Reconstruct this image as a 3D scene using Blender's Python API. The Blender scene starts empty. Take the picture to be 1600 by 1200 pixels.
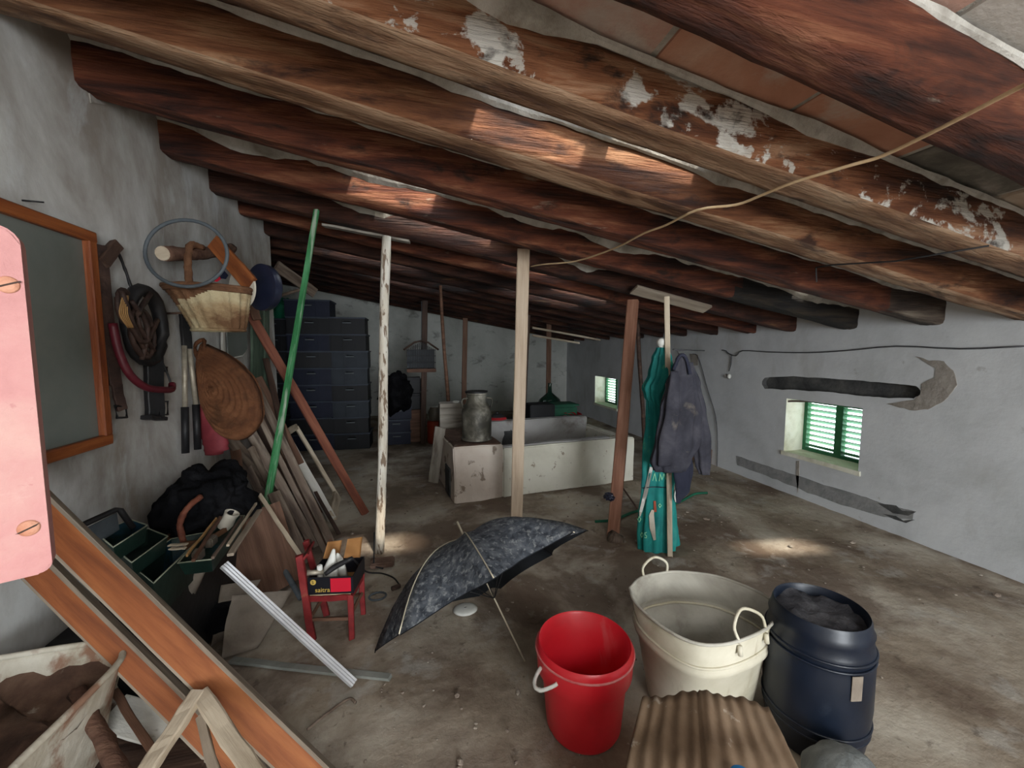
import bpy, bmesh, math, random
import numpy as np
from math import sin, cos, pi, atan, atan2, radians, sqrt
from mathutils import Vector, Matrix, noise
from mathutils.bvhtree import BVHTree

random.seed(7)
SC = bpy.context.scene
COL = SC.collection

# ------------------------------------------------------------------ camera
FPX, EYE = 640.0, 1.5
PITCH = atan(55 / FPX)
YAW = atan(160 / FPX * cos(PITCH))
FWD = Vector((sin(YAW) * cos(PITCH), cos(YAW) * cos(PITCH), -sin(PITCH)))
RGT = Vector((cos(YAW), -sin(YAW), 0))
UPV = RGT.cross(FWD)
CAM = Vector((0, 0, EYE))
cd = bpy.data.cameras.new('camera')
cam = bpy.data.objects.new('camera', cd)
COL.objects.link(cam)
cd.sensor_width = 36
cd.lens = 36 * FPX / 1600
cd.clip_start = 0.02
R3 = Matrix((RGT, UPV, -FWD)).transposed()
cam.matrix_world = Matrix.Translation(CAM) @ R3.to_4x4()
SC.camera = cam

# ------------------------------------------------------------------ light, world, exposure
SC.view_settings.view_transform = 'Standard'
SC.view_settings.look = 'None'
SC.view_settings.gamma = 1
SC.view_settings.exposure = 0.3
SC.view_settings.use_curve_mapping = False
wd = bpy.data.worlds.new('world')
SC.world = wd
wd.use_nodes = True
wd.node_tree.nodes['Background'].inputs[0].default_value = (0.86, 0.94, 1.0, 1)
wd.node_tree.nodes['Background'].inputs[1].default_value = 5.0
sd = bpy.data.lights.new('sun', 'SUN')
sd.energy = 9
sd.angle = radians(5)
sd.color = (1, 0.9, 0.76)
sun = bpy.data.objects.new('sun', sd)
COL.objects.link(sun)
sun.rotation_euler = Vector((-0.28, 0.62, -0.9)).to_track_quat('-Z', 'Y').to_euler()
sun.location = (0, -3, 6)


def area(name, loc, target, sx, sy, e, col):
    d = bpy.data.lights.new(name, 'AREA')
    d.shape = 'RECTANGLE'
    d.size, d.size_y, d.energy, d.color = sx, sy, e, col
    o = bpy.data.objects.new(name, d)
    COL.objects.link(o)
    o.location = loc
    o.rotation_euler = (Vector(target) - Vector(loc)).to_track_quat('-Z', 'Y').to_euler()


# area lamps: daylight by unseen doorway behind the camera, fill by added roof hatch
area('doorway_daylight', (1.2, -4.85, 1.15), (1.2, 0, 1.0), 2.2, 1.9, 235, (0.93, 0.97, 1.0))
area('added_hatch_fill', (0.6, -1.8, 2.35), (0.7, 0.6, 0), 1.4, 0.8, 36, (1.0, 0.98, 0.94))


# ------------------------------------------------------------------ pixel helpers (a point of the photo at a known real plane)
def ray(u, v):
    return FWD + RGT * ((u - 800) / FPX) + UPV * ((600 - v) / FPX)


def fl(u, v, z=0.0):
    d = ray(u, v)
    return CAM + d * ((z - EYE) / d.z)


def ax(u, v, X=-1.28):
    d = ray(u, v)
    return CAM + d * (X / d.x)


def ay(u, v, Y):
    d = ray(u, v)
    return CAM + d * (Y / d.y)


RA, RB = 2.36, -0.18      # underside of the beams: z = RA + RB * x


def rf(u, v, dz=0.0):
    d = ray(u, v)
    return CAM + d * ((RA + dz - EYE) / (d.z - RB * d.x))


def mpp(P):               # metres per photo pixel at P
    return (Vector(P) - CAM).dot(FWD) / FPX


def zroof(x):
    return RA + RB * x


# ------------------------------------------------------------------ materials
MATS = {}


def mat(name, cols, sc=4, st=(1, 1, 1), rough=0.8, bump=0.3, bsc=None, over=(), metal=0, det=8, bst=None, bdist=0.01, spec=0.3, contrast=(0.3, 0.7), trans=0):
    """cols: list of colours along a noise ramp; over: (colour, scale, lo, hi, stretch, strength) patches of wear."""
    m = bpy.data.materials.new(name)
    m.use_nodes = True
    nt = m.node_tree
    N, L = nt.nodes, nt.links
    b = N['Principled BSDF']
    tc = N.new('ShaderNodeTexCoord')

    def nz(scale, stretch, detail=8, off=0.0, dist=0.0):
        mp = N.new('ShaderNodeMapping')
        mp.inputs['Scale'].default_value = stretch
        mp.inputs['Location'].default_value = (off, off * 1.7, off * 0.6)
        L.new(tc.outputs['Object'], mp.inputs[0])
        n = N.new('ShaderNodeTexNoise')
        n.inputs['Scale'].default_value = scale
        n.inputs['Detail'].default_value = detail
        n.inputs['Roughness'].default_value = 0.62
        n.inputs['Distortion'].default_value = dist
        L.new(mp.outputs[0], n.inputs['Vector'])
        return n.outputs[0]

    h = nz(sc, st, det, dist=0.4)
    r = N.new('ShaderNodeValToRGB')
    e = r.color_ramp.elements
    n = len(cols)
    lo, hi = contrast
    e[0].position, e[0].color = lo, (*cols[0], 1)
    e[1].position, e[1].color = hi, (*cols[-1], 1)
    for i in range(1, n - 1):
        q = e.new(lo + (hi - lo) * i / (n - 1))
        q.color = (*cols[i], 1)
    L.new(h, r.inputs[0])
    out = r.outputs[0]
    for i, (c, s, a, z, strt, k) in enumerate(over):
        t = nz(s, strt, 9, off=3.1 * (i + 1), dist=0.3)
        mr = N.new('ShaderNodeMapRange')
        mr.inputs[1].default_value, mr.inputs[2].default_value = a, z
        mr.inputs[3].default_value, mr.inputs[4].default_value = 0, k
        L.new(t, mr.inputs[0])
        mx = N.new('ShaderNodeMix')
        mx.data_type = 'RGBA'
        L.new(mr.outputs[0], mx.inputs[0])
        L.new(out, mx.inputs[6])
        mx.inputs[7].default_value = (*c, 1)
        out = mx.outputs[2]
    L.new(out, b.inputs['Base Color'])
    b.inputs['Roughness'].default_value = rough
    b.inputs['Metallic'].default_value = metal
    b.inputs['Specular IOR Level'].default_value = spec
    if trans:
        b.inputs['Transmission Weight'].default_value = trans
    if bump:
        t = nz(bsc or sc * 4, bst or st, 10, off=7.7)
        bp = N.new('ShaderNodeBump')
        bp.inputs['Strength'].default_value = bump
        bp.inputs['Distance'].default_value = bdist
        L.new(t, bp.inputs['Height'])
        L.new(bp.outputs[0], b.inputs['Normal'])
    MATS[name] = m
    return m


G = (1, 8, 8)        # grain along local X
white = (0.62, 0.59, 0.52)
BEAM = dict(sc=2.2, st=(0.7, 5, 5), rough=0.66, contrast=(0.34, 0.66), bump=1.0, bsc=8, bst=(0.6, 8, 8), bdist=0.025)
mat('beam_red', [(0.014, 0.005, 0.004), (0.06, 0.016, 0.008), (0.135, 0.038, 0.017), (0.25, 0.1, 0.05)],
    over=[((0.008, 0.005, 0.004), 3.4, 0.57, 0.68, (1, 2.2, 2.2), 0.9), ((0.3, 0.25, 0.19), 5, 0.66, 0.72, (0.7, 3, 3), 0.6)], **BEAM)
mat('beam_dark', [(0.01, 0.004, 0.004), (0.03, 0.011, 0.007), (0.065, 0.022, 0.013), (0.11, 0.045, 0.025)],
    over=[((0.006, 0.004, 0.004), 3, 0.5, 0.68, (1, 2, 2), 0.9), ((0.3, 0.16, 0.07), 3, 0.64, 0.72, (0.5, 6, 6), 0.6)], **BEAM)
mat('beam_tan', [(0.028, 0.01, 0.006), (0.1, 0.034, 0.014), (0.21, 0.082, 0.035), (0.36, 0.19, 0.1)],
    over=[((0.03, 0.012, 0.008), 3.2, 0.55, 0.66, (1, 3, 3), 0.9)], **BEAM)
mat('beam_flaked', [(0.035, 0.012, 0.007), (0.11, 0.036, 0.014), (0.22, 0.085, 0.036), (0.38, 0.21, 0.12)],
    over=[((0.6, 0.57, 0.51), 3.3, 0.525, 0.552, (1, 1.5, 1.5), 0.95), ((0.5, 0.46, 0.4), 9, 0.6, 0.63, (1, 1.2, 1.2), 0.85), ((0.02, 0.01, 0.007), 4, 0.58, 0.66, (1, 2, 2), 0.9)], **BEAM)
mat('beam_under', [(0.09, 0.04, 0.02), (0.2, 0.1, 0.05), (0.32, 0.19, 0.11), (0.4, 0.27, 0.17)], over=[((0.03, 0.012, 0.008), 3.2, 0.55, 0.66, (1, 3, 3), 0.8)], **BEAM)  # worn tan underside; floor bounce light is painted into its colour
mat('burnt_wood', [(0.004, 0.003, 0.003), (0.012, 0.01, 0.009), (0.05, 0.035, 0.022)], **BEAM)
mat('rotten_end', [(0.012, 0.009, 0.007), (0.06, 0.04, 0.03), (0.2, 0.16, 0.12)], **BEAM)
mat('limewash_flake', [(0.45, 0.41, 0.34), (0.68, 0.66, 0.6), (0.78, 0.77, 0.72)], sc=20, rough=0.9, bump=0.6, bsc=50)
mat('mortar', [(0.22, 0.2, 0.17), (0.42, 0.4, 0.36), (0.56, 0.54, 0.5)], sc=6, rough=0.95, bump=0.9, bsc=30,
    over=[((0.12, 0.07, 0.04), 3, 0.6, 0.7, (1, 1, 1), 0.6)])
TO = dict(sc=2.6, rough=0.9, bump=0.35, bsc=26)
mat('tile_terracotta', [(0.36, 0.16, 0.1), (0.48, 0.24, 0.16), (0.55, 0.35, 0.26)], over=[((0.5, 0.46, 0.4), 4, 0.56, 0.7, (1, 1, 1), 0.75)], **TO)
mat('tile_pink', [(0.4, 0.22, 0.17), (0.5, 0.31, 0.25), (0.6, 0.45, 0.38)], over=[((0.55, 0.52, 0.47), 3.4, 0.5, 0.66, (1, 1, 1), 0.7)], **TO)
mat('tile_tan', [(0.34, 0.24, 0.16), (0.46, 0.36, 0.27), (0.56, 0.48, 0.4)], over=[((0.24, 0.1, 0.05), 2.4, 0.56, 0.7, (1, 1, 1), 0.5)], **TO)
mat('tile_limed', [(0.3, 0.26, 0.22), (0.5, 0.47, 0.43), (0.6, 0.58, 0.54)], over=[((0.16, 0.1, 0.07), 3, 0.56, 0.68, (1, 1, 1), 0.6)], **TO)
mat('tile_mould', [(0.035, 0.033, 0.028), (0.14, 0.13, 0.11), (0.42, 0.38, 0.33)], over=[((0.3, 0.17, 0.11), 3, 0.58, 0.7, (1, 1, 1), 0.5)], **TO)
mat('plaster', [(0.45, 0.465, 0.47), (0.56, 0.575, 0.59), (0.63, 0.645, 0.655)], sc=1.3, rough=0.9, bump=0.25, bsc=4, bdist=0.03,
    over=[((0.28, 0.26, 0.22), 2.2, 0.55, 0.75, (1, 1, 0.5), 0.5), ((0.22, 0.2, 0.17), 9, 0.66, 0.72, (1, 1, 1), 0.35), ((0.66, 0.68, 0.7), 2, 0.58, 0.7, (1, 1, 1), 0.4)])
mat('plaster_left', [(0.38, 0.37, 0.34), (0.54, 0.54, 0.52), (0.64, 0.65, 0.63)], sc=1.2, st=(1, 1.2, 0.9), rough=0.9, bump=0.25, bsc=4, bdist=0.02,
    over=[((0.15, 0.105, 0.07), 1.3, 0.4, 0.6, (1, 1.2, 0.8), 0.7), ((0.6, 0.64, 0.66), 2, 0.56, 0.68, (1, 2, 0.8), 0.5)])  # brown stain patches also darken the wall for its shaded upper part
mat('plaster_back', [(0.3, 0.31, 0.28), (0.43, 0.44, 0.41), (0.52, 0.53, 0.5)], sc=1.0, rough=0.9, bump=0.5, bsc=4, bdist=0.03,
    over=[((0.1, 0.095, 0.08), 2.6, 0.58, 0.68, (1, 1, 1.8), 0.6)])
mat('plaster_cement', [(0.17, 0.18, 0.18), (0.25, 0.25, 0.25), (0.3, 0.3, 0.29)], sc=8, rough=0.95, bump=0.6, bsc=30)
mat('plaster_bare', [(0.2, 0.18, 0.15), (0.3, 0.27, 0.24), (0.38, 0.35, 0.31)], sc=8, rough=0.95, bump=0.8, bsc=22)
mat('chase_dark', [(0.035, 0.037, 0.038), (0.07, 0.07, 0.07), (0.12, 0.12, 0.11)], sc=6, rough=0.95, bump=0.8, bsc=22)
mat('dirt_floor', [(0.18, 0.138, 0.1), (0.3, 0.245, 0.185), (0.41, 0.355, 0.285), (0.52, 0.47, 0.39)], sc=1.3, rough=0.93, bump=0.7, bsc=16, bdist=0.012, contrast=(0.34, 0.66),
    over=[((0.12, 0.078, 0.055), 1.3, 0.47, 0.58, (1, 1, 1), 0.75), ((0.46, 0.44, 0.4), 4.2, 0.57, 0.66, (1, 1, 1), 0.45), ((0.075, 0.052, 0.038), 9, 0.62, 0.68, (1, 1, 1), 0.55),
          ((0.06, 0.045, 0.033), 34, 0.64, 0.69, (1, 1, 1), 0.5)])
mat('cream_render', [(0.5, 0.48, 0.4), (0.62, 0.6, 0.51), (0.68, 0.66, 0.58)], sc=2, rough=0.9, bump=0.4, bsc=14,
    over=[((0.24, 0.18, 0.13), 9, 0.62, 0.66, (1, 1, 1), 0.8)])
mat('cream_cracked', [(0.46, 0.38, 0.32), (0.6, 0.52, 0.45), (0.66, 0.6, 0.53)], sc=2, rough=0.9, bump=0.6, bsc=14,
    over=[((0.2, 0.15, 0.11), 6, 0.57, 0.61, (1, 1, 1), 0.85)])
mat('grey_render', [(0.25, 0.24, 0.23), (0.36, 0.35, 0.34), (0.42, 0.41, 0.4)], sc=2, rough=0.92, bump=0.5, bsc=14, over=[((0.14, 0.11, 0.09), 3, 0.58, 0.68, (1, 1, 1), 0.7)])


def wood(name, a, b, c, over=(), rough=0.65, bump=0.4, sc=2.2):
    return mat(name, [a, b, c], sc=sc, st=(0.8, 9, 9), rough=rough, bump=bump, bsc=9, bst=(0.6, 12, 12), over=over)


wood('orange_wood', (0.08, 0.02, 0.007), (0.2, 0.058, 0.016), (0.29, 0.1, 0.03), over=[((0.1, 0.03, 0.012), 2, 0.55, 0.7, (0.5, 1, 1), 0.5)])
wood('weathered_edge', (0.16, 0.13, 0.095), (0.26, 0.21, 0.16), (0.33, 0.28, 0.22))
wood('frame_wood', (0.11, 0.022, 0.007), (0.2, 0.052, 0.014), (0.3, 0.09, 0.024), rough=0.45)
wood('pale_wood', (0.3, 0.24, 0.17), (0.48, 0.4, 0.3), (0.58, 0.5, 0.38), over=[((0.2, 0.14, 0.09), 3, 0.56, 0.68, (0.6, 4, 4), 0.7)])
wood('post_pale', (0.34, 0.25, 0.17), (0.48, 0.37, 0.27), (0.56, 0.45, 0.34))
wood('post_red', (0.11, 0.045, 0.026), (0.2, 0.088, 0.053), (0.28, 0.14, 0.09))
wood('grey_wood', (0.16, 0.14, 0.12), (0.3, 0.27, 0.23), (0.4, 0.36, 0.31), over=[((0.09, 0.06, 0.045), 3, 0.55, 0.68, (0.6, 4, 4), 0.7)])
wood('dark_wood', (0.018, 0.01, 0.008), (0.055, 0.03, 0.021), (0.1, 0.06, 0.042))
wood('brown_wood', (0.06, 0.028, 0.016), (0.13, 0.065, 0.04), (0.2, 0.11, 0.07))
wood('redbrown_wood', (0.07, 0.02, 0.012), (0.15, 0.045, 0.025), (0.22, 0.08, 0.045))
wood('driftwood', (0.06, 0.04, 0.03), (0.14, 0.1, 0.075), (0.25, 0.2, 0.155), over=[((0.04, 0.024, 0.018), 4, 0.52, 0.64, (0.6, 4, 4), 0.7)])
mat('flaking_white', [(0.4, 0.33, 0.25), (0.62, 0.57, 0.48), (0.74, 0.71, 0.64)], sc=3, st=(5, 5, 1), rough=0.8, bump=0.6, bsc=14,
    over=[((0.16, 0.1, 0.06), 14, 0.53, 0.57, (2.2, 2.2, 0.5), 0.9)])
mat('white_paint_wood', [(0.42, 0.4, 0.36), (0.58, 0.56, 0.5), (0.64, 0.62, 0.57)], sc=5, st=(1, 4, 4), rough=0.7, bump=0.4, over=[((0.2, 0.15, 0.1), 5, 0.6, 0.66, (1, 3, 3), 0.6)])
mat('green_paint', [(0.015, 0.1, 0.03), (0.04, 0.2, 0.07), (0.1, 0.3, 0.14)], sc=4, st=(1, 4, 4), rough=0.55, bump=0.4, over=[((0.4, 0.45, 0.36), 4, 0.52, 0.6, (0.5, 5, 5), 0.8)])
mat('shutter_green', [(0.02, 0.11, 0.045), (0.03, 0.16, 0.07), (0.05, 0.2, 0.09)], sc=8, rough=0.5, bump=0.2)
mat('slat_green', [(0.16, 0.4, 0.2), (0.22, 0.48, 0.3), (0.26, 0.52, 0.36)], sc=8, rough=0.5, bump=0.1)
mat('reveal_white', [(0.55, 0.53, 0.42), (0.72, 0.7, 0.58), (0.78, 0.77, 0.68)], sc=5, rough=0.85, bump=0.7, bsc=16, over=[((0.4, 0.36, 0.2), 3, 0.54, 0.68, (1, 1, 1), 0.6)])
mat('pink_paint', [(0.34, 0.14, 0.14), (0.46, 0.22, 0.21), (0.5, 0.31, 0.27)], sc=6, rough=0.6, bump=0.35, bsc=40, contrast=(0.25, 0.75),
    over=[((0.35, 0.1, 0.12), 26, 0.66, 0.72, (1, 1, 1), 0.6), ((0.62, 0.55, 0.46), 5, 0.58, 0.7, (1, 1, 1), 0.6)])
mat('pink_screw', [(0.42, 0.17, 0.1), (0.6, 0.32, 0.22)], sc=30, rough=0.6, bump=0.4)
mat('dusty_glass', [(0.1, 0.115, 0.1), (0.14, 0.155, 0.14), (0.18, 0.19, 0.17)], sc=2, rough=0.35, bump=0.05, over=[((0.05, 0.06, 0.045), 5, 0.66, 0.72, (1, 1, 1), 0.5)], spec=0.5)
mat('red_plastic', [(0.5, 0.008, 0.016), (0.62, 0.014, 0.025), (0.66, 0.02, 0.035)], sc=3, rough=0.35, bump=0.06, spec=0.5,
    over=[((0.55, 0.25, 0.24), 5, 0.62, 0.75, (1, 1, 0.5), 0.4)])
mat('red_scuffed', [(0.5, 0.06, 0.07), (0.6, 0.18, 0.18), (0.66, 0.3, 0.28)], sc=10, rough=0.6, bump=0.2)
mat('zinc_cream', [(0.42, 0.38, 0.27), (0.55, 0.51, 0.4), (0.63, 0.59, 0.48)], sc=4, rough=0.55, bump=0.15, bsc=14, over=[((0.25, 0.19, 0.1), 6, 0.6, 0.7, (2, 2, 0.4), 0.5)])
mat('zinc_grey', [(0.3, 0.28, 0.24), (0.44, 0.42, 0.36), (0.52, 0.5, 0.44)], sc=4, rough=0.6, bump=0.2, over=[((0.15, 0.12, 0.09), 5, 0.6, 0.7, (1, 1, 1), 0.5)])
mat('blue_barrel', [(0.002, 0.004, 0.01), (0.004, 0.008, 0.018), (0.008, 0.014, 0.028)], sc=3, rough=0.38, bump=0.08, spec=0.45, over=[((0.1, 0.12, 0.15), 3, 0.6, 0.75, (1, 1, 1), 0.35)])
mat('soil', [(0.02, 0.02, 0.024), (0.05, 0.05, 0.058), (0.12, 0.12, 0.13)], sc=9, rough=0.9, bump=1.0, bsc=40)
mat('mud', [(0.035, 0.018, 0.012), (0.09, 0.05, 0.034), (0.16, 0.1, 0.068)], sc=7, rough=0.9, bump=1.0, bsc=20, over=[((0.45, 0.42, 0.36), 8, 0.63, 0.69, (1, 1, 1), 0.6)])
mat('rust_white', [(0.32, 0.28, 0.21), (0.46, 0.42, 0.34), (0.58, 0.55, 0.47)], sc=7, rough=0.7, bump=0.5, over=[((0.2, 0.075, 0.035), 7, 0.52, 0.62, (1, 1, 1), 0.8)])
mat('cardboard', [(0.09, 0.055, 0.032), (0.15, 0.098, 0.06), (0.2, 0.14, 0.092)], sc=4, rough=0.85, bump=0.3, over=[((0.5, 0.45, 0.38), 16, 0.62, 0.68, (1, 1, 1), 0.5)])
mat('carton_orange', [(0.3, 0.14, 0.045), (0.42, 0.2, 0.07)], sc=6, rough=0.8, bump=0.2)
mat('umbrella_cloth', [(0.02, 0.024, 0.032), (0.06, 0.068, 0.082), (0.11, 0.12, 0.135)], sc=22, rough=0.75, bump=0.4, bsc=40, over=[((0.3, 0.31, 0.31), 48, 0.53, 0.64, (1, 1, 1), 0.6)], contrast=(0.35, 0.62))
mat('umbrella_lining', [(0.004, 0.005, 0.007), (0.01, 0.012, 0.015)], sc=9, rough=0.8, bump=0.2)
mat('bright_metal', [(0.7, 0.7, 0.72), (0.85, 0.85, 0.87)], sc=6, rough=0.25, bump=0.02, metal=0.35)
mat('old_metal', [(0.3, 0.26, 0.2), (0.5, 0.45, 0.36)], sc=20, rough=0.5, bump=0.2, metal=0.5)
mat('rod_brass', [(0.45, 0.4, 0.3), (0.6, 0.55, 0.42)], sc=20, rough=0.4, bump=0.1, metal=0.4)
mat('steel_flat', [(0.2, 0.21, 0.19), (0.32, 0.33, 0.3)], sc=8, rough=0.5, bump=0.2, metal=0.3)
mat('black_metal', [(0.006, 0.006, 0.007), (0.02, 0.019, 0.02)], sc=8, rough=0.5, bump=0.2)
mat('dark_leather', [(0.012, 0.007, 0.006), (0.04, 0.022, 0.017), (0.07, 0.04, 0.03)], sc=12, rough=0.6, bump=0.4)
mat('burgundy', [(0.06, 0.005, 0.01), (0.1, 0.012, 0.02)], sc=9, rough=0.45, bump=0.1)
mat('black_cloth', [(0.002, 0.002, 0.0025), (0.005, 0.005, 0.006), (0.014, 0.014, 0.016)], sc=7, rough=0.95, bump=0.8, bsc=12, bdist=0.03, spec=0.08)
mat('jacket_cloth', [(0.016, 0.016, 0.023), (0.034, 0.034, 0.046), (0.065, 0.062, 0.075)], sc=6, rough=0.8, bump=0.4, bsc=20, over=[((0.2, 0.17, 0.14), 5, 0.6, 0.7, (1, 1, 1), 0.5)])
mat('trouser_cloth', [(0.012, 0.014, 0.028), (0.03, 0.032, 0.052)], sc=6, rough=0.85, bump=0.3)
mat('red_cloth', [(0.12, 0.014, 0.02), (0.2, 0.028, 0.036), (0.27, 0.05, 0.055)], sc=5, rough=0.7, bump=0.2)
mat('parasol_cloth', [(0.006, 0.13, 0.125), (0.012, 0.22, 0.2), (0.04, 0.3, 0.26)], sc=5, st=(1, 1, 0.6), rough=0.75, bump=0.3, bsc=20, over=[((0.12, 0.42, 0.22), 10, 0.6, 0.64, (1, 1, 0.8), 0.5), ((0.01, 0.06, 0.1), 4, 0.55, 0.7, (1, 1, 0.5), 0.6)])
mat('print_green', [(0.2, 0.58, 0.36), (0.3, 0.66, 0.42)], sc=9, rough=0.8, bump=0)
mat('white_plastic', [(0.6, 0.6, 0.56), (0.75, 0.75, 0.7)], sc=9, rough=0.5, bump=0.1)
mat('cream_print', [(0.5, 0.46, 0.38), (0.6, 0.55, 0.46)], sc=9, rough=0.7, bump=0.1)
mat('red_print', [(0.4, 0.09, 0.05), (0.5, 0.13, 0.08)], sc=9, rough=0.7, bump=0)
mat('wicker', [(0.13, 0.065, 0.03), (0.34, 0.24, 0.13), (0.5, 0.42, 0.26)], sc=3.0, rough=0.8, bump=0.8, bsc=60, contrast=(0.38, 0.6))
mat('wicker_brown', [(0.08, 0.035, 0.018), (0.14, 0.065, 0.032), (0.2, 0.1, 0.05)], sc=8, rough=0.8, bump=0.8, bsc=60)
mat('esparto', [(0.07, 0.026, 0.011), (0.13, 0.05, 0.02), (0.19, 0.08, 0.035)], sc=9, rough=0.85, bump=0.9, bsc=50, over=[((0.06, 0.025, 0.01), 8, 0.55, 0.66, (1, 1, 1), 0.7)])
mat('navy_plastic', [(0.006, 0.008, 0.02), (0.014, 0.018, 0.04)], sc=9, rough=0.3, bump=0.05, spec=0.5)
mat('blue_crate', [(0.002, 0.004, 0.014), (0.004, 0.007, 0.024), (0.008, 0.012, 0.03)], sc=5, rough=0.55, bump=0.1)
mat('steel_blue_crate', [(0.008, 0.012, 0.02), (0.014, 0.021, 0.031), (0.02, 0.028, 0.04)], sc=5, rough=0.55, bump=0.1)
mat('crate_edge', [(0.02, 0.028, 0.045), (0.035, 0.047, 0.07)], sc=5, rough=0.5, bump=0.1)
mat('black_crate', [(0.004, 0.0045, 0.006), (0.008, 0.009, 0.012)], sc=5, rough=0.55, bump=0.1)
mat('orange_plastic', [(0.36, 0.05, 0.025), (0.46, 0.08, 0.04)], sc=5, rough=0.5, bump=0.1)
mat('red_enamel', [(0.3, 0.015, 0.02), (0.42, 0.03, 0.035)], sc=5, rough=0.3, bump=0.05)
mat('green_plastic', [(0.006, 0.08, 0.045), (0.015, 0.15, 0.08)], sc=5, rough=0.45, bump=0.1)
mat('toolbox_green', [(0.005, 0.012, 0.009), (0.008, 0.022, 0.017), (0.012, 0.034, 0.025)], sc=6, rough=0.5, bump=0.2, over=[((0.01, 0.06, 0.12), 4, 0.58, 0.66, (1, 1, 1), 0.6)])
mat('toolbox_edge', [(0.2, 0.22, 0.16), (0.34, 0.36, 0.27)], sc=12, rough=0.5, bump=0.2)
mat('glass_green', [(0.01, 0.03, 0.02), (0.015, 0.045, 0.03)], sc=5, rough=0.08, bump=0, spec=0.6)
mat('glass_clear', [(0.25, 0.22, 0.17), (0.3, 0.27, 0.22)], sc=5, rough=0.1, bump=0, spec=0.6, trans=0.5)
mat('milk_can', [(0.05, 0.047, 0.038), (0.13, 0.12, 0.095), (0.36, 0.34, 0.29)], sc=6, rough=0.5, bump=0.3, metal=0.15, over=[((0.03, 0.028, 0.022), 4, 0.46, 0.6, (1, 1, 1), 0.85)])
mat('paper', [(0.12, 0.095, 0.075), (0.21, 0.175, 0.14), (0.28, 0.24, 0.2)], sc=4, rough=0.9, bump=0.5, bsc=12)
mat('cord', [(0.5, 0.34, 0.19), (0.6, 0.44, 0.27)], sc=20, rough=0.8, bump=0.3)
mat('twine', [(0.32, 0.17, 0.06), (0.4, 0.24, 0.1)], sc=20, rough=0.9, bump=0.3)
mat('wire_dark', [(0.04, 0.04, 0.045), (0.08, 0.08, 0.085)], sc=20, rough=0.7, bump=0.1)
mat('red_chair', [(0.1, 0.009, 0.01), (0.19, 0.017, 0.018), (0.26, 0.03, 0.03)], sc=6, rough=0.5, bump=0.3, over=[((0.3, 0.14, 0.07), 7, 0.6, 0.66, (1, 1, 1), 0.7)])
mat('box_black', [(0.006, 0.006, 0.009), (0.012, 0.012, 0.016)], sc=5, rough=0.4, bump=0)
mat('box_red', [(0.48, 0.01, 0.03), (0.54, 0.015, 0.035)], sc=5, rough=0.4, bump=0)
mat('gold_print', [(0.5, 0.33, 0.06), (0.58, 0.4, 0.1)], sc=5, rough=0.5, bump=0)
mat('blue_cap', [(0.03, 0.2, 0.5), (0.04, 0.24, 0.56)], sc=5, rough=0.4, bump=0)
mat('grey_sack', [(0.09, 0.1, 0.1), (0.17, 0.18, 0.175), (0.25, 0.26, 0.25)], sc=6, rough=0.85, bump=0.6, bsc=30)
mat('brick_red', [(0.12, 0.07, 0.05), (0.2, 0.13, 0.1)], sc=9, rough=0.95, bump=0.6)
mat('debris', [(0.1, 0.07, 0.05), (0.25, 0.2, 0.16), (0.4, 0.36, 0.3)], sc=8, rough=0.95, bump=0.5)
mat('rubber_grey', [(0.05, 0.06, 0.07), (0.1, 0.115, 0.125)], sc=9, rough=0.6, bump=0.1)


# ------------------------------------------------------------------ mesh helpers
def link(name, verts, faces, m, parent=None, smooth=False, mw=None):
    me = bpy.data.meshes.new(name)
    me.from_pydata([tuple(v) for v in verts], [], faces)
    me.validate()
    o = bpy.data.objects.new(name, me)
    COL.objects.link(o)
    ms = m if isinstance(m, (list, tuple)) else [m]
    for q in ms:
        me.materials.append(MATS[q])
    if smooth:
        me.shade_smooth()
    if mw is not None:
        o.matrix_world = mw
    if parent is not None:
        o.parent = parent
        o.matrix_parent_inverse = Matrix.Translation(-Vector(parent.location))
    return o


def bmlink(name, bm, m, parent=None, smooth=False, mw=None):
    bmesh.ops.recalc_face_normals(bm, faces=bm.faces)
    me = bpy.data.meshes.new(name)
    bm.to_mesh(me)
    bm.free()
    o = bpy.data.objects.new(name, me)
    COL.objects.link(o)
    for q in (m if isinstance(m, (list, tuple)) else [m]):
        me.materials.append(MATS[q])
    if smooth:
        me.shade_smooth()
    if mw is not None:
        o.matrix_world = mw
    if parent is not None:
        o.parent = parent
        o.matrix_parent_inverse = Matrix.Translation(-Vector(parent.location))
    return o


def thing(name, label, cat, loc, group=None):
    o = bpy.data.objects.new(name, None)
    COL.objects.link(o)
    o.location = loc
    o.empty_display_size = 0.05
    return tag(o, label, cat, group)


def tag(o, label, cat, group=None, kind=None):
    o['label'] = label
    if cat:
        o['category'] = cat
    if group:
        o['group'] = group
    if kind:
        o['kind'] = kind
    return o


def struct(o):
    o['kind'] = 'structure'
    return o


def frame_mat(P0, P1, face):
    """matrix with local X from P0 to P1 and local Z towards 'face'."""
    P0, P1 = Vector(P0), Vector(P1)
    x = (P1 - P0).normalized()
    z = Vector(face)
    z = (z - x * z.dot(x)).normalized()
    y = z.cross(x)
    M = Matrix((x, y, z)).transposed().to_4x4()
    M.translation = P0
    return M, (P1 - P0).length


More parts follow.
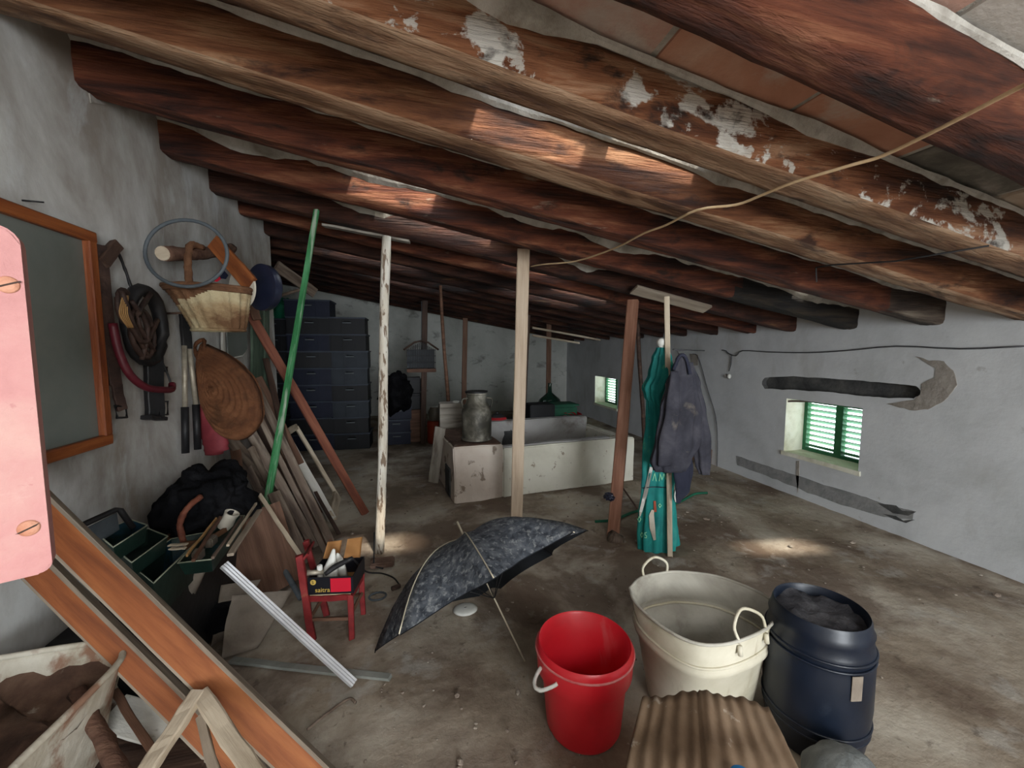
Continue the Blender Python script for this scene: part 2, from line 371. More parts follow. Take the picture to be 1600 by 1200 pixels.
def plank_bm(L, w, t, n=6, wob=0.0, seed=0, taper=1.0, jag=0.0):
    bm = bmesh.new()
    c = min(w, t) * 0.12
    prof = [(-w / 2 + c, -t / 2), (w / 2 - c, -t / 2), (w / 2, -t / 2 + c), (w / 2, t / 2 - c), (w / 2 - c, t / 2), (-w / 2 + c, t / 2), (-w / 2, t / 2 - c), (-w / 2, -t / 2 + c)]
    rings = []
    for i in range(n + 1):
        f = i / n
        k = 1 + (taper - 1) * f
        oy = noise.noise(Vector((f * 3, seed, 0))) * wob
        oz = noise.noise(Vector((f * 3, seed, 9))) * wob
        r = []
        for j, (y, z) in enumerate(prof):
            jx = 0
            if jag and i in (0, n):
                jx = noise.noise(Vector((j * 1.7, seed * 2, i))) * jag
            q = 1 + noise.noise(Vector((f * 9, j * 2.3, seed))) * wob * 2.5 / max(w, 0.03) * 0.4
            r.append(bm.verts.new((f * L + jx, y * k * q + oy, z * k * q + oz)))
        rings.append(r)
    for i in range(n):
        for j in range(8):
            bm.faces.new((rings[i][j], rings[i + 1][j], rings[i + 1][(j + 1) % 8], rings[i][(j + 1) % 8]))
    bm.faces.new(rings[0])
    bm.faces.new(rings[-1][::-1])
    return bm


def plank(name, P0, P1, w, t, m, face=(0, -1, 0.2), parent=None, wob=0.004, n=6, taper=1.0, jag=0.01):
    M, L = frame_mat(P0, P1, face)
    return bmlink(name, plank_bm(L, w, t, n, wob, random.random() * 50, taper, jag), m, parent, mw=M)


def T(label, cat, group=None):
    return lambda o: tag(o, label, cat, group)


def smooth_path(pts, k=6):
    pts = [Vector(p) for p in pts]
    if len(pts) < 3:
        return pts
    out = []
    P = [pts[0] * 2 - pts[1]] + pts + [pts[-1] * 2 - pts[-2]]
    for i in range(1, len(P) - 2):
        a, b, c, d = P[i - 1:i + 3]
        for s in range(k):
            t = s / k
            out.append(0.5 * ((2 * b) + (c - a) * t + (2 * a - 5 * b + 4 * c - d) * t * t + (3 * b - a - 3 * c + d) * t ** 3))
    out.append(pts[-1])
    return out


def tube(name, pts, r, m, parent=None, k=6, seg=10, closed=False, wob=0.0, sm=True, sub=6, flat=1.0):
    pts = smooth_path(pts, sub) if sm else [Vector(p) for p in pts]
    if closed and (pts[0] - pts[-1]).length < 1e-5:
        pts = pts[:-1]
    n = len(pts)
    vs, fs = [], []
    up = Vector((0.13, 0.31, 0.94))
    for i, p in enumerate(pts):
        a = pts[(i - 1) % n] if (closed or i > 0) else pts[0]
        b = pts[(i + 1) % n] if (closed or i < n - 1) else pts[-1]
        t = (b - a).normalized()
        x = t.cross(up).normalized()
        y = t.cross(x)
        rr = r(i / max(1, n - 1)) if callable(r) else r
        for j in range(seg):
            q = rr * (1 + wob * noise.noise(Vector((i * 0.7, j * 1.3, r(0) * 99 if callable(r) else r * 99))))
            vs.append(p + x * cos(2 * pi * j / seg) * q + y * sin(2 * pi * j / seg) * q * flat)
    m_ = n if closed else n - 1
    for i in range(m_):
        for j in range(seg):
            a, b = i * seg, ((i + 1) % n) * seg
            fs.append((a + j, a + (j + 1) % seg, b + (j + 1) % seg, b + j))
    if not closed:
        fs.append(tuple(range(seg))[::-1])
        fs.append(tuple((n - 1) * seg + j for j in range(seg)))
    return link(name, vs, fs, m, parent, smooth=True)


def lathe(name, prof, m, loc, parent=None, seg=32, sx=1, sy=1, rot=0, smooth=True, tilt=None):
    """prof: list of (r, z) from inside bottom round to outside bottom or the other way."""
    vs, fs = [], []
    M = Matrix.Translation(loc) @ (tilt.to_4x4() if tilt else Matrix.Identity(4)) @ Matrix.Rotation(rot, 4, 'Z')
    for (r, z) in prof:
        for j in range(seg):
            a = 2 * pi * j / seg
            vs.append(M @ Vector((r * cos(a) * sx, r * sin(a) * sy, z)))
    for i in range(len(prof) - 1):
        for j in range(seg):
            k = (j + 1) % seg
            fs.append((i * seg + j, i * seg + k, (i + 1) * seg + k, (i + 1) * seg + j))
    if prof[0][0] > 1e-4:
        fs.append(tuple(range(seg))[::-1])
    if prof[-1][0] > 1e-4:
        fs.append(tuple((len(prof) - 1) * seg + j for j in range(seg)))
    o = link(name, vs, fs, m, parent)
    bm = bmesh.new()
    bm.from_mesh(o.data)
    bmesh.ops.remove_doubles(bm, verts=bm.verts, dist=1e-5)
    bmesh.ops.recalc_face_normals(bm, faces=bm.faces)
    bm.to_mesh(o.data)
    bm.free()
    if smooth:
        o.data.shade_smooth()
        md = o.modifiers.new('edges', 'EDGE_SPLIT')
        md.split_angle = radians(50)
    return o


def loft(name, rings, m, parent=None, smooth=True, cap=True, closed=True):
    n = len(rings[0])
    vs = [v for r in rings for v in r]
    fs = []
    for i in range(len(rings) - 1):
        for j in range(n if closed else n - 1):
            k = (j + 1) % n
            fs.append((i * n + j, i * n + k, (i + 1) * n + k, (i + 1) * n + j))
    if cap:
        fs.append(tuple(range(n))[::-1])
        fs.append(tuple((len(rings) - 1) * n + j for j in range(n)))
    o = link(name, vs, fs, m, parent, smooth=False)
    bm = bmesh.new()
    bm.from_mesh(o.data)
    bmesh.ops.recalc_face_normals(bm, faces=bm.faces)
    bm.to_mesh(o.data)
    bm.free()
    if smooth:
        o.data.shade_smooth()
    return o


def box(name, x0, x1, y0, y1, z0, z1, m, parent=None, bev=0.0, wob=0.0, cuts=0):
    bm = bmesh.new()
    bmesh.ops.create_cube(bm, size=1)
    for v in bm.verts:
        v.co = Vector((x0 + (v.co.x + 0.5) * (x1 - x0), y0 + (v.co.y + 0.5) * (y1 - y0), z0 + (v.co.z + 0.5) * (z1 - z0)))
    if bev:
        bmesh.ops.bevel(bm, geom=bm.edges[:], offset=bev, segments=2, affect='EDGES')
    if cuts:
        bmesh.ops.subdivide_edges(bm, edges=bm.edges[:], cuts=cuts, use_grid_fill=True)
    if wob:
        for v in bm.verts:
            v.co += noise.noise_vector(v.co * 5) * wob
    return bmlink(name, bm, m, parent)


def pad(name, outline, center, normal, thick, m, parent=None, rings=7, ridge=0.0, folds=0.0, seed=0):
    """a stuffed flat shape: closed 3D outline, bulging to both sides along normal."""
    c = Vector(center)
    nrm = Vector(normal).normalized()
    out = smooth_path(list(outline) + [outline[0]], 4)[:-1]
    n = len(out)
    loops = []
    for side in (1, -1):
        rr = range(rings) if side == 1 else range(rings - 2, -1, -1)
        for i in rr:
            f = 1 - i / (rings - 1) * 1.0
            f2 = max(f, 0.02)
            lp = []
            for j, p in enumerate(out):
                bul = thick * sqrt(max(0, 1 - f * f)) * 0.5
                if f < 0.999:
                    bul *= 1 + ridge * sin(f * 40)
                    bul += folds * noise.noise(Vector((p.x * 9 + f * 3, p.z * 9, p.y * 9 + seed)))
                lp.append(c + (p - c) * f2 + nrm * bul * side)
            loops.append(lp)
    loops = loops[1:] if False else loops
    return loft(name, loops[::1], m, parent, cap=True)


def blob(name, center, sx, sy, sz, m, parent=None, seed=0, amp=0.25, fr=2.0, sub=4, flatbottom=None):
    bm = bmesh.new()
    bmesh.ops.create_icosphere(bm, subdivisions=sub, radius=1)
    c = Vector(center)
    for v in bm.verts:
        k = 1 + amp * noise.noise(v.co * fr + Vector((seed, 0, 0))) + amp * 0.5 * noise.noise(v.co * fr * 3 + Vector((seed, 5, 0)))
        p = Vector((v.co.x * sx, v.co.y * sy, v.co.z * sz)) * k + c
        if flatbottom is not None:
            p.z = max(p.z, flatbottom)
        v.co = p
    return bmlink(name, bm, m, parent, smooth=True)


def sheet(name, corners, m, nu=14, nv=10, amp=0.02, fr=6, thick=0.004, parent=None, seed=0, zmin=0.004):
    """crumpled sheet through 4 corners, with real thickness."""
    A, B, C, D = [Vector(c) for c in corners]
    nrm = (B - A).cross(D - A).normalized()
    if nrm.z < 0:
        nrm = -nrm
    vs, fs = [], []
    for s in (0, 1):
        for i in range(nu + 1):
            for j in range(nv + 1):
                a, b = i / nu, j / nv
                p = A.lerp(B, a).lerp(D.lerp(C, a), b)
                p = p + nrm * (amp * noise.noise(p * fr + Vector((seed, 0, 0))) + amp * 0.4 * abs(noise.noise(p * fr * 2.6)))
                p.z = max(p.z, zmin)
                vs.append(p + nrm * thick * (s - 0.5))
    W = nv + 1
    off = (nu + 1) * W
    for i in range(nu):
        for j in range(nv):
            a = i * W + j
            fs.append((a, a + W, a + W + 1, a + 1))
            fs.append((off + a, off + a + 1, off + a + W + 1, off + a + W))
    edge = [i * W for i in range(nu + 1)] + [nu * W + j for j in range(1, nv + 1)] + [i * W + nv for i in range(nu - 1, -1, -1)] + [j for j in range(nv - 1, 0, -1)]
    for q in range(len(edge)):
        a, b = edge[q], edge[(q + 1) % len(edge)]
        fs.append((a, b, off + b, off + a))
    return link(name, vs, fs, m, parent, smooth=True)


def slab_poly(name, pts, nrm, t, m, parent=None, jitter=0.0):
    """flat irregular polygon extruded by t along nrm."""
    P = [Vector(p) for p in pts]
    if jitter:
        Q = []
        for i, p in enumerate(P):
            q = P[(i + 1) % len(P)]
            for s in range(5):
                r = p.lerp(q, s / 5)
                Q.append(r + noise.noise_vector(r * 17) * jitter)
        n3 = Vector(nrm).normalized()
        P = [p - n3 * n3.dot(p - P[0]) for p in Q]
    n3 = Vector(nrm).normalized() * t
    n = len(P)
    vs = P + [p + n3 for p in P]
    fs = [tuple(range(n))[::-1], tuple(range(n, 2 * n))] + [(i, (i + 1) % n, n + (i + 1) % n, n + i) for i in range(n)]
    o = link(name, vs, fs, m, parent)
    bm = bmesh.new()
    bm.from_mesh(o.data)
    bmesh.ops.triangulate(bm, faces=[f for f in bm.faces if len(f.verts) > 4])
    bmesh.ops.recalc_face_normals(bm, faces=bm.faces)
    bm.to_mesh(o.data)
    bm.free()
    return o

# ================================================================== THE SETTING
XL, XR, YB, XF = -1.32, 3.8, 9.6, -3.2


def wall(name, x0, x1, y0, y1, z0, z1, m):
    return struct(box(name, x0, x1, y0, y1, z0, z1, m))


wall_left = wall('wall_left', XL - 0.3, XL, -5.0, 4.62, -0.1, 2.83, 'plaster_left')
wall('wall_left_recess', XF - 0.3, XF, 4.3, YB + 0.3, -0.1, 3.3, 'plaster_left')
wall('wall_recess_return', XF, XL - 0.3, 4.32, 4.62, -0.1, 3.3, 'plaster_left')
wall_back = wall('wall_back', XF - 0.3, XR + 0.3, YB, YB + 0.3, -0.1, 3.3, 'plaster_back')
wall('wall_behind', XL - 0.3, 0.0, -5.2, -5.0, -0.1, 3.0, 'plaster')
wall('wall_behind_side', 2.4, XR + 0.3, -5.2, -5.0, -0.1, 3.0, 'plaster')
wall('wall_behind_lintel', 0.0, 2.4, -5.2, -5.0, 2.2, 3.0, 'plaster')
wall_right = wall('wall_right', XR, XR + 0.34, -5.2, YB + 0.3, -0.1, 1.98, 'plaster')
WIN = [(2.68, 3.42, 0.42, 0.985), (7.0, 7.97, 0.35, 0.93)]


def cut(obj, cutter):
    md = obj.modifiers.new('cut', 'BOOLEAN')
    md.object = cutter
    md.operation = 'DIFFERENCE'
    md.solver = 'EXACT'
    try:
        md.material_mode = 'TRANSFER'
    except Exception:
        pass
    dg = bpy.context.evaluated_depsgraph_get()
    me = bpy.data.meshes.new_from_object(obj.evaluated_get(dg))
    obj.modifiers.clear()
    obj.data = me
    bpy.data.objects.remove(cutter)


for (y0, y1, z0, z1) in WIN:
    cut(wall_right, box('cutter', XR - 0.2, XR + 0.6, y0, y1, z0, z1, 'reveal_white'))
top = [ax(u, v, XR) for u, v in ((1191, 595), (1195, 590), (1240, 588), (1300, 592), (1360, 596), (1400, 600), (1432, 603))]
bot = [ax(u, v, XR) for u, v in ((1439, 610), (1437, 618), (1428, 622), (1390, 622), (1350, 619), (1290, 612), (1230, 609), (1195, 607), (1191, 602))]
pts = []
loop = top + bot
for i, p in enumerate(loop):
    q = loop[(i + 1) % len(loop)]
    for s in range(5):
        r = Vector(p).lerp(q, s / 5)
        r += Vector((0, noise.noise(r * 30), noise.noise(r * 31 + Vector((5, 5, 5))))) * 0.007
        r.x = XR - 0.05
        pts.append(r)
cut(wall_right, slab_poly('cutter', pts, (1, 0, 0), 0.11, 'chase_dark'))


def patch(wallobj, name, px, m, t=0.004, j=0.012, plane=XR):
    P = [ax(u, v, plane) for u, v in px]
    o = slab_poly(name, P, (-1, 0, 0), t, m, wallobj, jitter=j)
    o.data.transform(Matrix.Translation((0, 0, 0)))
    for v in o.data.vertices:
        pass
    return o


patch(wall_right, 'bare_plaster_patch', [(1430, 558), (1450, 563), (1474, 564), (1490, 580), (1497, 602), (1482, 622), (1450, 640), (1420, 641), (1386, 630), (1425, 625), (1440, 616), (1440, 600), (1463, 588), (1465, 576)], 'plaster_bare')
patch(wall_right, 'cement_repair_band', [(1150, 712), (1200, 729), (1260, 748), (1330, 770), (1372, 784), (1400, 792), (1430, 800), (1426, 812), (1380, 808), (1300, 784), (1240, 760), (1200, 744), (1152, 727)], 'plaster_cement')
patch(wall_right, 'chipped_hole', [(1372, 786), (1400, 790), (1410, 798), (1432, 800), (1420, 806), (1396, 802)], 'chase_dark', t=0.006, j=0.004)
patch(wall_right, 'chipped_hole', [(1380, 803), (1400, 806), (1412, 814), (1430, 812), (1416, 817), (1398, 811)], 'chase_dark', t=0.006, j=0.003)
patch(wall_right, 'crack', [(1245, 720), (1249, 720), (1249, 745), (1247, 770), (1244, 745)], 'plaster_bare', t=0.004, j=0.003)

# windows: louvred green shutters set in a rough whitewashed reveal
for wi, (y0, y1, z0, z1) in enumerate(WIN):
    w = bpy.data.objects.new('window_%d' % (wi + 1), None)
    COL.objects.link(w)
    w.location = (XR + 0.26, (y0 + y1) / 2, z0)
    struct(w)
    w['label'] = ['low window with green louvred shutters beside the long dark wall chase', 'small far window with green louvred shutters near the back corner'][wi]
    X = XR + 0.26
    box('sill', XR - 0.015, XR + 0.25, y0 - 0.02, y1 + 0.02, z0 - 0.03, z0 + 0.012, 'reveal_white', w, wob=0.006, cuts=3)
    fw = 0.045
    box('frame', X - 0.02, X + 0.03, y0, y1, z1 - fw, z1, 'shutter_green', w)
    box('frame', X - 0.02, X + 0.03, y0, y1, z0, z0 + fw, 'shutter_green', w)
    box('frame', X - 0.02, X + 0.03, y0, y0 + fw * 0.8, z0 + fw, z1 - fw, 'shutter_green', w)
    box('frame', X - 0.02, X + 0.03, y1 - fw * 0.8, y1, z0 + fw, z1 - fw, 'shutter_green', w)
    ym = (y0 + y1) / 2
    box('stile', X - 0.025, X + 0.03, ym - 0.035, ym + 0.035, z0 + fw, z1 - fw, 'shutter_green', w)
    first = None
    ns = 9
    for (a, b) in ((y0 + fw * 0.8, ym - 0.035), (ym + 0.035, y1 - fw * 0.8)):
        for i in range(ns):
            z = z0 + fw + (i + 0.5) * (z1 - z0 - 2 * fw) / ns
            o = box('slat', -0.029, 0.029, -(b - a) / 2, (b - a) / 2, -0.003, 0.003, 'slat_green') if first is None else first.copy()
            if first is None:
                first = o
            else:
                COL.objects.link(o)
            o.parent = w
            o.matrix_parent_inverse = Matrix.Translation(-w.location)
            o.matrix_basis = Matrix.Translation((X + 0.005, (a + b) / 2, z)) @ Matrix.Rotation(radians(38), 4, 'Y')
plank('lintel_stick', (XR + 0.02, 3.42, 0.955), (XR + 0.2, 3.30, 0.965), 0.02, 0.015, 'dark_wood', parent=bpy.data.objects['window_1'])

# floor: trodden dirt and cement, gently uneven
vs, fs = [], []
nx, ny = 160, 320
for i in range(nx + 1):
    for j in range(ny + 1):
        x, y = -3.4 + 7.4 * i / nx, -5.2 + 15.0 * j / ny
        h = 0.006 * noise.noise(Vector((x * 1.6, y * 1.6, 0))) + 0.005 * noise.noise(Vector((x * 5, y * 5, 3))) + 0.0035 * noise.noise(Vector((x * 14, y * 14, 8)))
        h += 0.012 * max(0, noise.noise(Vector((x * 2.3, y * 3.1, 20)))) * (1 if y > 2.4 else 0)
        vs.append((x, y, h - 0.004))
for i in range(nx):
    for j in range(ny):
        a = i * (ny + 1) + j
        fs.append((a, a + ny + 1, a + ny + 2, a + 1))
floor = struct(link('floor', vs, fs, 'dirt_floor', smooth=True))

# roof: mortared terracotta tiles laid over round-edged beams
BY = [0.92, 1.38, 1.82, 2.32, 2.92, 3.5, 4.0, 4.6, 5.2, 5.75, 6.3, 6.9, 7.5, 8.1, 8.7, 9.3]
BH, BW = 0.19, 0.15
HOLES = [(0.30, 0.78, 1.40, 1.62), (0.86, 1.30, 1.56, 1.66), (-0.30, 0.22, 2.61, 2.765), (3.1, 3.24, 2.66, 2.75), (3.05, 3.6, 0.96, 1.21), (-0.2, 0.7, 3.22, 3.345), (0.9, 1.5, 3.73, 3.845), (-1.0, 0.1, 4.93, 5.045), (0.3, 0.8, 5.48, 5.595), (1.6, 2.3, 4.33, 4.445), (1.2, 2.2, 4.93, 5.045), (-0.6, 0.4, 6.03, 6.145), (0.0, 1.25, -2.2, -1.4)]  # unseen gaps and the hatch opening are added here to let in light
ys = sorted(set([-5.2, YB + 0.2] + [h[2] for h in HOLES] + [h[3] for h in HOLES]))
bm = bmesh.new()
ZT = BH + 0.018


def slabbox(bm, x0, x1, y0, y1, d0, d1):
    v = [bm.verts.new((x, y, zroof(x) + d)) for d in (d0, d1) for y in (y0, y1) for x in (x0, x1)]
    for f in ((0, 1, 3, 2), (4, 6, 7, 5), (0, 4, 5, 1), (2, 3, 7, 6), (0, 2, 6, 4), (1, 5, 7, 3)):
        bm.faces.new([v[i] for i in f])


for a, b in zip(ys[:-1], ys[1:]):
    xs = [(XF - 0.3, XR + 0.34)]
    for (hx0, hx1, hy0, hy1) in HOLES:
        if hy0 <= a + 1e-6 and hy1 >= b - 1e-6:
            nxs = []
            for (p, q) in xs:
                if hx0 > p and hx1 < q:
                    nxs += [(p, hx0), (hx1, q)]
                else:
                    nxs.append((p, q))
            xs = nxs
    for (p, q) in xs:
        slabbox(bm, p, q, a, b, ZT + 0.002, ZT + 0.07)
ceiling = struct(bmlink('ceiling', bm, 'mortar'))
TM = ['tile_terracotta', 'tile_pink', 'tile_tan', 'tile_limed']
cy = [0.40] + [y - BW / 2 for y in BY]
rnd = random.Random(3)
for k in range(len(cy) - 1):
    a, b = cy[k], cy[k + 1]
    x = 0.79 - 0.54 * (8 if k > 7 else 5) - 0.02 * (k % 3)
    while x < XR:
        x1 = x + 0.54
        y0, y1 = a + 0.005, b - 0.005
        skip = False
        X0, X1 = x + 0.012, min(x1 - 0.012, XR)
        for (hx0, hx1, hy0, hy1) in HOLES[:-1]:
            if hx0 < X1 and hx1 > X0 and hy0 < y1 and hy1 > y0:
                ov = min(hx1, X1) - max(hx0, X0)
                if ov > 0.3 and (hy1 - hy0) > 0.15 or hx1 - hx0 < 0.2:
                    skip = hx1 - hx0 > 0.2
                    if not skip:
                        y1 = hy0
                else:
                    y1 = min(y1, hy0)
        if X1 > -3.2 and not skip and y1 - y0 > 0.05 and X1 - X0 > 0.05:
            m = rnd.choice(TM)
            if k == 1:
                m = ['tile_terracotta', 'tile_pink', 'tile_terracotta', 'tile_pink', 'tile_terracotta', 'tile_pink', 'tile_terracotta', 'tile_terracotta', 'tile_mould', 'tile_tan', 'tile_tan', 'tile_limed', 'tile_tan'][min(12, max(0, int(round((x - 0.79) / 0.54)) + 6))]
            if k >= 2:
                m = rnd.choice(['tile_limed', 'tile_pink', 'tile_limed', 'tile_tan'])
            bm = bmesh.new()
            dz = rnd.uniform(-0.004, 0.004)
            slabbox(bm, X0, X1, y0, y1, BH + 0.012 + dz, ZT + 0.008)
            bmlink('tile', bm, m, ceiling)
        x = x1

BLAB = {
    0: 'nearest roof beam, deep red-brown worm-eaten timber across the top right corner',
    1: 'roof beam with large flaking white limewash patches along its whole face',
    2: 'tan roof beam brightly lit by the gap in the tiles above it',
    3: 'red-brown roof beam with drip stains, its near end set in a broken plaster socket',
    4: 'roof beam just beyond the drip-stained one, with a bright slit over it',
    5: 'roof beam resting on the pale round post and the squared centre post',
    6: 'roof beam first behind the one the centre post props',
}
ORD = ['second', 'third', 'fourth', 'fifth', 'sixth', 'seventh', 'eighth', 'ninth', 'tenth']


def make_beam(i, y, x0, x1, m, h, w):
    N = 70
    L = x1 - x0
    prof = []
    for t in range(28):
        a = 2 * pi * (t + 0.5) / 28
        c, s = cos(a), sin(a)
        q = (abs(c) ** 9 + abs(s) ** 9) ** (-1 / 9)
        prof.append((c * q, s * q))
    rings = []
    sl = sqrt(1 + RB * RB)
    for n in range(N + 1):
        f = n / N
        x = x0 + f * L
        sag = 0.008 * noise.noise(Vector((x * 0.8, i * 7, 0)))
        shy = 0.014 * noise.noise(Vector((x * 0.7, i * 5, 4)))
        r = []
        for j, (c, s) in enumerate(prof):
            k = 1 + 0.08 * noise.noise(Vector((x * 2.2, c * 1.4 + i * 9, s * 1.4))) + 0.04 * noise.noise(Vector((x * 9, c * 3 + i * 9, s * 3)))
            if s < 0:
                # worn arris on the underside
                k -= 0.05 * max(0, noise.noise(Vector((x * 1.5, i * 3, c * 2))))
            yy = y - w / 2 + c * w / 2 * k + shy
            zz = zroof(x) + h / 2 + s * h / 2 * (k if s < 0 else 1) + (sag if s < 0 else 0)
            if n in (0, N):
                xx = x + 0.02 * noise.noise(Vector((j * 2, i, n)))
            else:
                xx = x
            r.append(Vector((xx, yy, zz)))
        rings.append(r)
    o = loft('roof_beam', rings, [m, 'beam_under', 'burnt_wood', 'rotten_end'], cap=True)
    for f in o.data.polygons:
        c3 = f.center
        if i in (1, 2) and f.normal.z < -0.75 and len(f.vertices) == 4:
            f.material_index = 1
        if i == 4 and c3.x > 2.55 + 0.15 * noise.noise(c3 * 9):
            f.material_index = 2
        if i == 3 and c3.x > 3.28 + 0.1 * noise.noise(c3 * 12):
            f.material_index = 3
    return o


for i, y in enumerate(BY):
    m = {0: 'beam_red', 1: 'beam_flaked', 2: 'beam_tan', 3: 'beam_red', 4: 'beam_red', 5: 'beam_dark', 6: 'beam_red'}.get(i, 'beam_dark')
    o = make_beam(i, y, XL - 0.1 if y < 4.62 else XF - 0.1, XR + 0.06, m, BH, BW if i else 0.13)
    lab = BLAB.get(i)
    if lab is None:
        lab = 'dark roof beam, %s beyond the one the squared centre post props' % ORD[i - 6 - 1 + 0] if i - 7 < 9 else ''
    tag(o, lab, 'beam', 'roof beams')
    # mortar fillet where the tiles bed on the beam's near edge
    f = []
    for n in range(90):
        x = (XL if y < 4.62 else XF) + n / 89 * (XR - (XL if y < 4.62 else XF))
        q = (0.006 + 0.007 * noise.noise(Vector((x * 9, i, 0))) + 0.03 * max(0, noise.noise(Vector((x * 1.7, i * 3, 5))))) * (2.2 if i in (4, 5) else 1)
        yy, zz = y - (BW if i else 0.13) - 0.004, zroof(x) + BH - 0.006
        f.append([Vector((x, yy + 0.02, zz)), Vector((x, yy - q * 1.2, zz + 0.003)), Vector((x, yy - q * 0.5, zz - q * 1.1)), Vector((x, yy + 0.006, zz - q * 2.2)), Vector((x, yy + 0.02, zz - q))])
    loft('mortar_fillet', f, 'mortar', o, cap=True, smooth=False)
# broken plaster socket round the drip-stained beam's end
beam4 = [o for o in COL.objects if o.get('label') == BLAB[3]][0]
patch(wall_left, 'plaster_socket', [(128, 62), (165, 55), (200, 78), (196, 92), (150, 86), (146, 150), (172, 165), (140, 160), (132, 110)], 'plaster_bare', t=-0.005, j=0.008, plane=XL)


# ================================================================== ROOF PROPS (posts)
def post(label, base, topuv, w, t, m, Ytop=None, group='roof props', rnd_=False, face=None, name='wooden_prop', ztop=0.0, taper=1.0):
    P0 = Vector(base)
    P1 = rf(topuv[0], topuv[1], ztop) if Ytop is None else ay(topuv[0], topuv[1], Ytop)
    f = face or (CAM - P0).to_tuple()
    f = (f[0], f[1], 0)
    if rnd_:
        o = tube(name, [P0, P0.lerp(P1, 0.35) + Vector((0.006, 0, 0)), P0.lerp(P1, 0.7) - Vector((0.005, 0, 0)), P1], (lambda s: w / 2 * (1 + (taper - 1) * s)), m, wob=0.12, seg=12)
    else:
        o = plank(name, P0, P1, w, t, m, face=f, n=14, wob=0.003, taper=taper)
    tag(o, label, 'post', group)
    return o


def atdepth(u, v, P):      # point on pixel ray at the same depth as P
    d = ray(u, v)
    return CAM + d * ((Vector(P) - CAM).dot(FWD))


B0 = fl(593, 863)
post('round prop with peeling white paint standing left of the umbrella', B0, (604, 370), 0.068, 0.05, 'flaking_white', Ytop=B0.y + 0.14, rnd_=True)
B0 = fl(807, 812)
post('squared pale timber prop in the middle, directly behind the umbrella', B0, (818, 390), 0.104, 0.06, 'post_pale', Ytop=B0.y - 0.02, face=(-0.25, -1, 0))
B0 = fl(958, 838)
o = post('reddish-brown leaning prop left of the folded parasol', B0, (989, 470), 0.092, 0.06, 'post_red', Ytop=B0.y + 0.25, face=(-0.75, -1, 0))
tube('end_knob', [fl(958, 838, 0.03), atdepth(961, 822, B0)], 0.052, 'driftwood', o, sub=1, wob=0.4)
B0 = fl(404, 868)
o = post('green painted pole leaning up to the beams beside the wall', (B0.x, B0.y, 0), (495, 328), 0.05, 0.03, 'green_paint', Ytop=3.3, name='painted_pole', taper=0.7, face=(-0.3, -1, 0))
B0 = fl(1047, 869)
post('thin pale batten prop standing just in front of the folded parasol', B0, (1042, 464), 0.036, 0.03, 'pale_wood', Ytop=B0.y + 0.10)
plank('wedge_board', rf(505, 352, -0.012), rf(640, 378, -0.012), 0.07, 0.018, 'grey_wood', face=(0, 0, -1))
tag(bpy.data.objects['wedge_board'], 'thin board wedged between the round white prop and the beam', 'board')
plank('packing_board', rf(990, 452, -0.012), rf(1105, 483, -0.012), 0.11, 0.025, 'weathered_edge', face=(0, -0.5, -1))
tag(bpy.data.objects['packing_board'], 'pale packing board under the beam above the parasol', 'board')
post('dark square prop at the back with the birdcage hanging before it', fl(661, 693), (664, 470), 0.085, 0.07, 'dark_wood', Ytop=fl(661, 693).y)
post('thin brown pole prop leaning left above the milk can', fl(706, 722), (688, 446), 0.055, 0.05, 'brown_wood', Ytop=fl(706, 722).y, rnd_=True, taper=0.7)
B0 = fl(724, 672)
post('slim grey-brown prop straight behind the milk can', B0, (727, 497), 0.09, 0.06, 'brown_wood', Ytop=B0.y)
B0 = fl(816, 690)
post('dark slim prop mostly hidden behind the squared centre post', B0, (826, 480), 0.07, 0.06, 'dark_wood', Ytop=B0.y)
B0 = fl(856, 672)
post('brown prop behind the tub, in front of the green and dark boxes', B0, (858, 500), 0.09, 0.05, 'brown_wood', Ytop=B0.y)
B0 = fl(1008, 716)
post('dark prop right of the leaning red-brown one, by the concrete tub end', B0, (996, 500), 0.055, 0.05, 'dark_wood', Ytop=B0.y, rnd_=True)
for (a, b, lab) in (((832, 512), (938, 531), 'upper thin pale batten nailed under the far beams'), ((832, 524), (905, 536), 'lower thin pale batten nailed under the far beams')):
    o = plank('batten', ay(*a, 6.2), ay(*b, 6.6), 0.03, 0.02, 'pale_wood')
    tag(o, lab, 'batten', 'battens under the far beams')

# ================================================================== CONCRETE TUB
t0 = fl(710, 787)
t1 = fl(990, 750)
zt = 0.53
tub = thing('concrete_tub', 'rendered concrete washing tub with cream front wall and cracked left block', 'tub', t0)
ang = atan2(t1.y - t0.y, t1.x - t0.x)
dx = Vector((cos(ang), sin(ang), 0))
dy = Vector((-sin(ang), cos(ang), 0))
LT = (t1 - t0).length


def tbox(name, a, b, c, d, z0, z1, m, wob=0.006, cuts=5, bev=0.012):
    o = box(name, a, b, c, d, z0, z1, m, None, bev=bev, cuts=cuts, wob=wob)
    o.data.transform(Matrix.Translation(t0) @ Matrix.Rotation(ang, 4, 'Z'))
    o.parent = tub
    o.matrix_parent_inverse = Matrix.Translation(-tub.location)
    return o


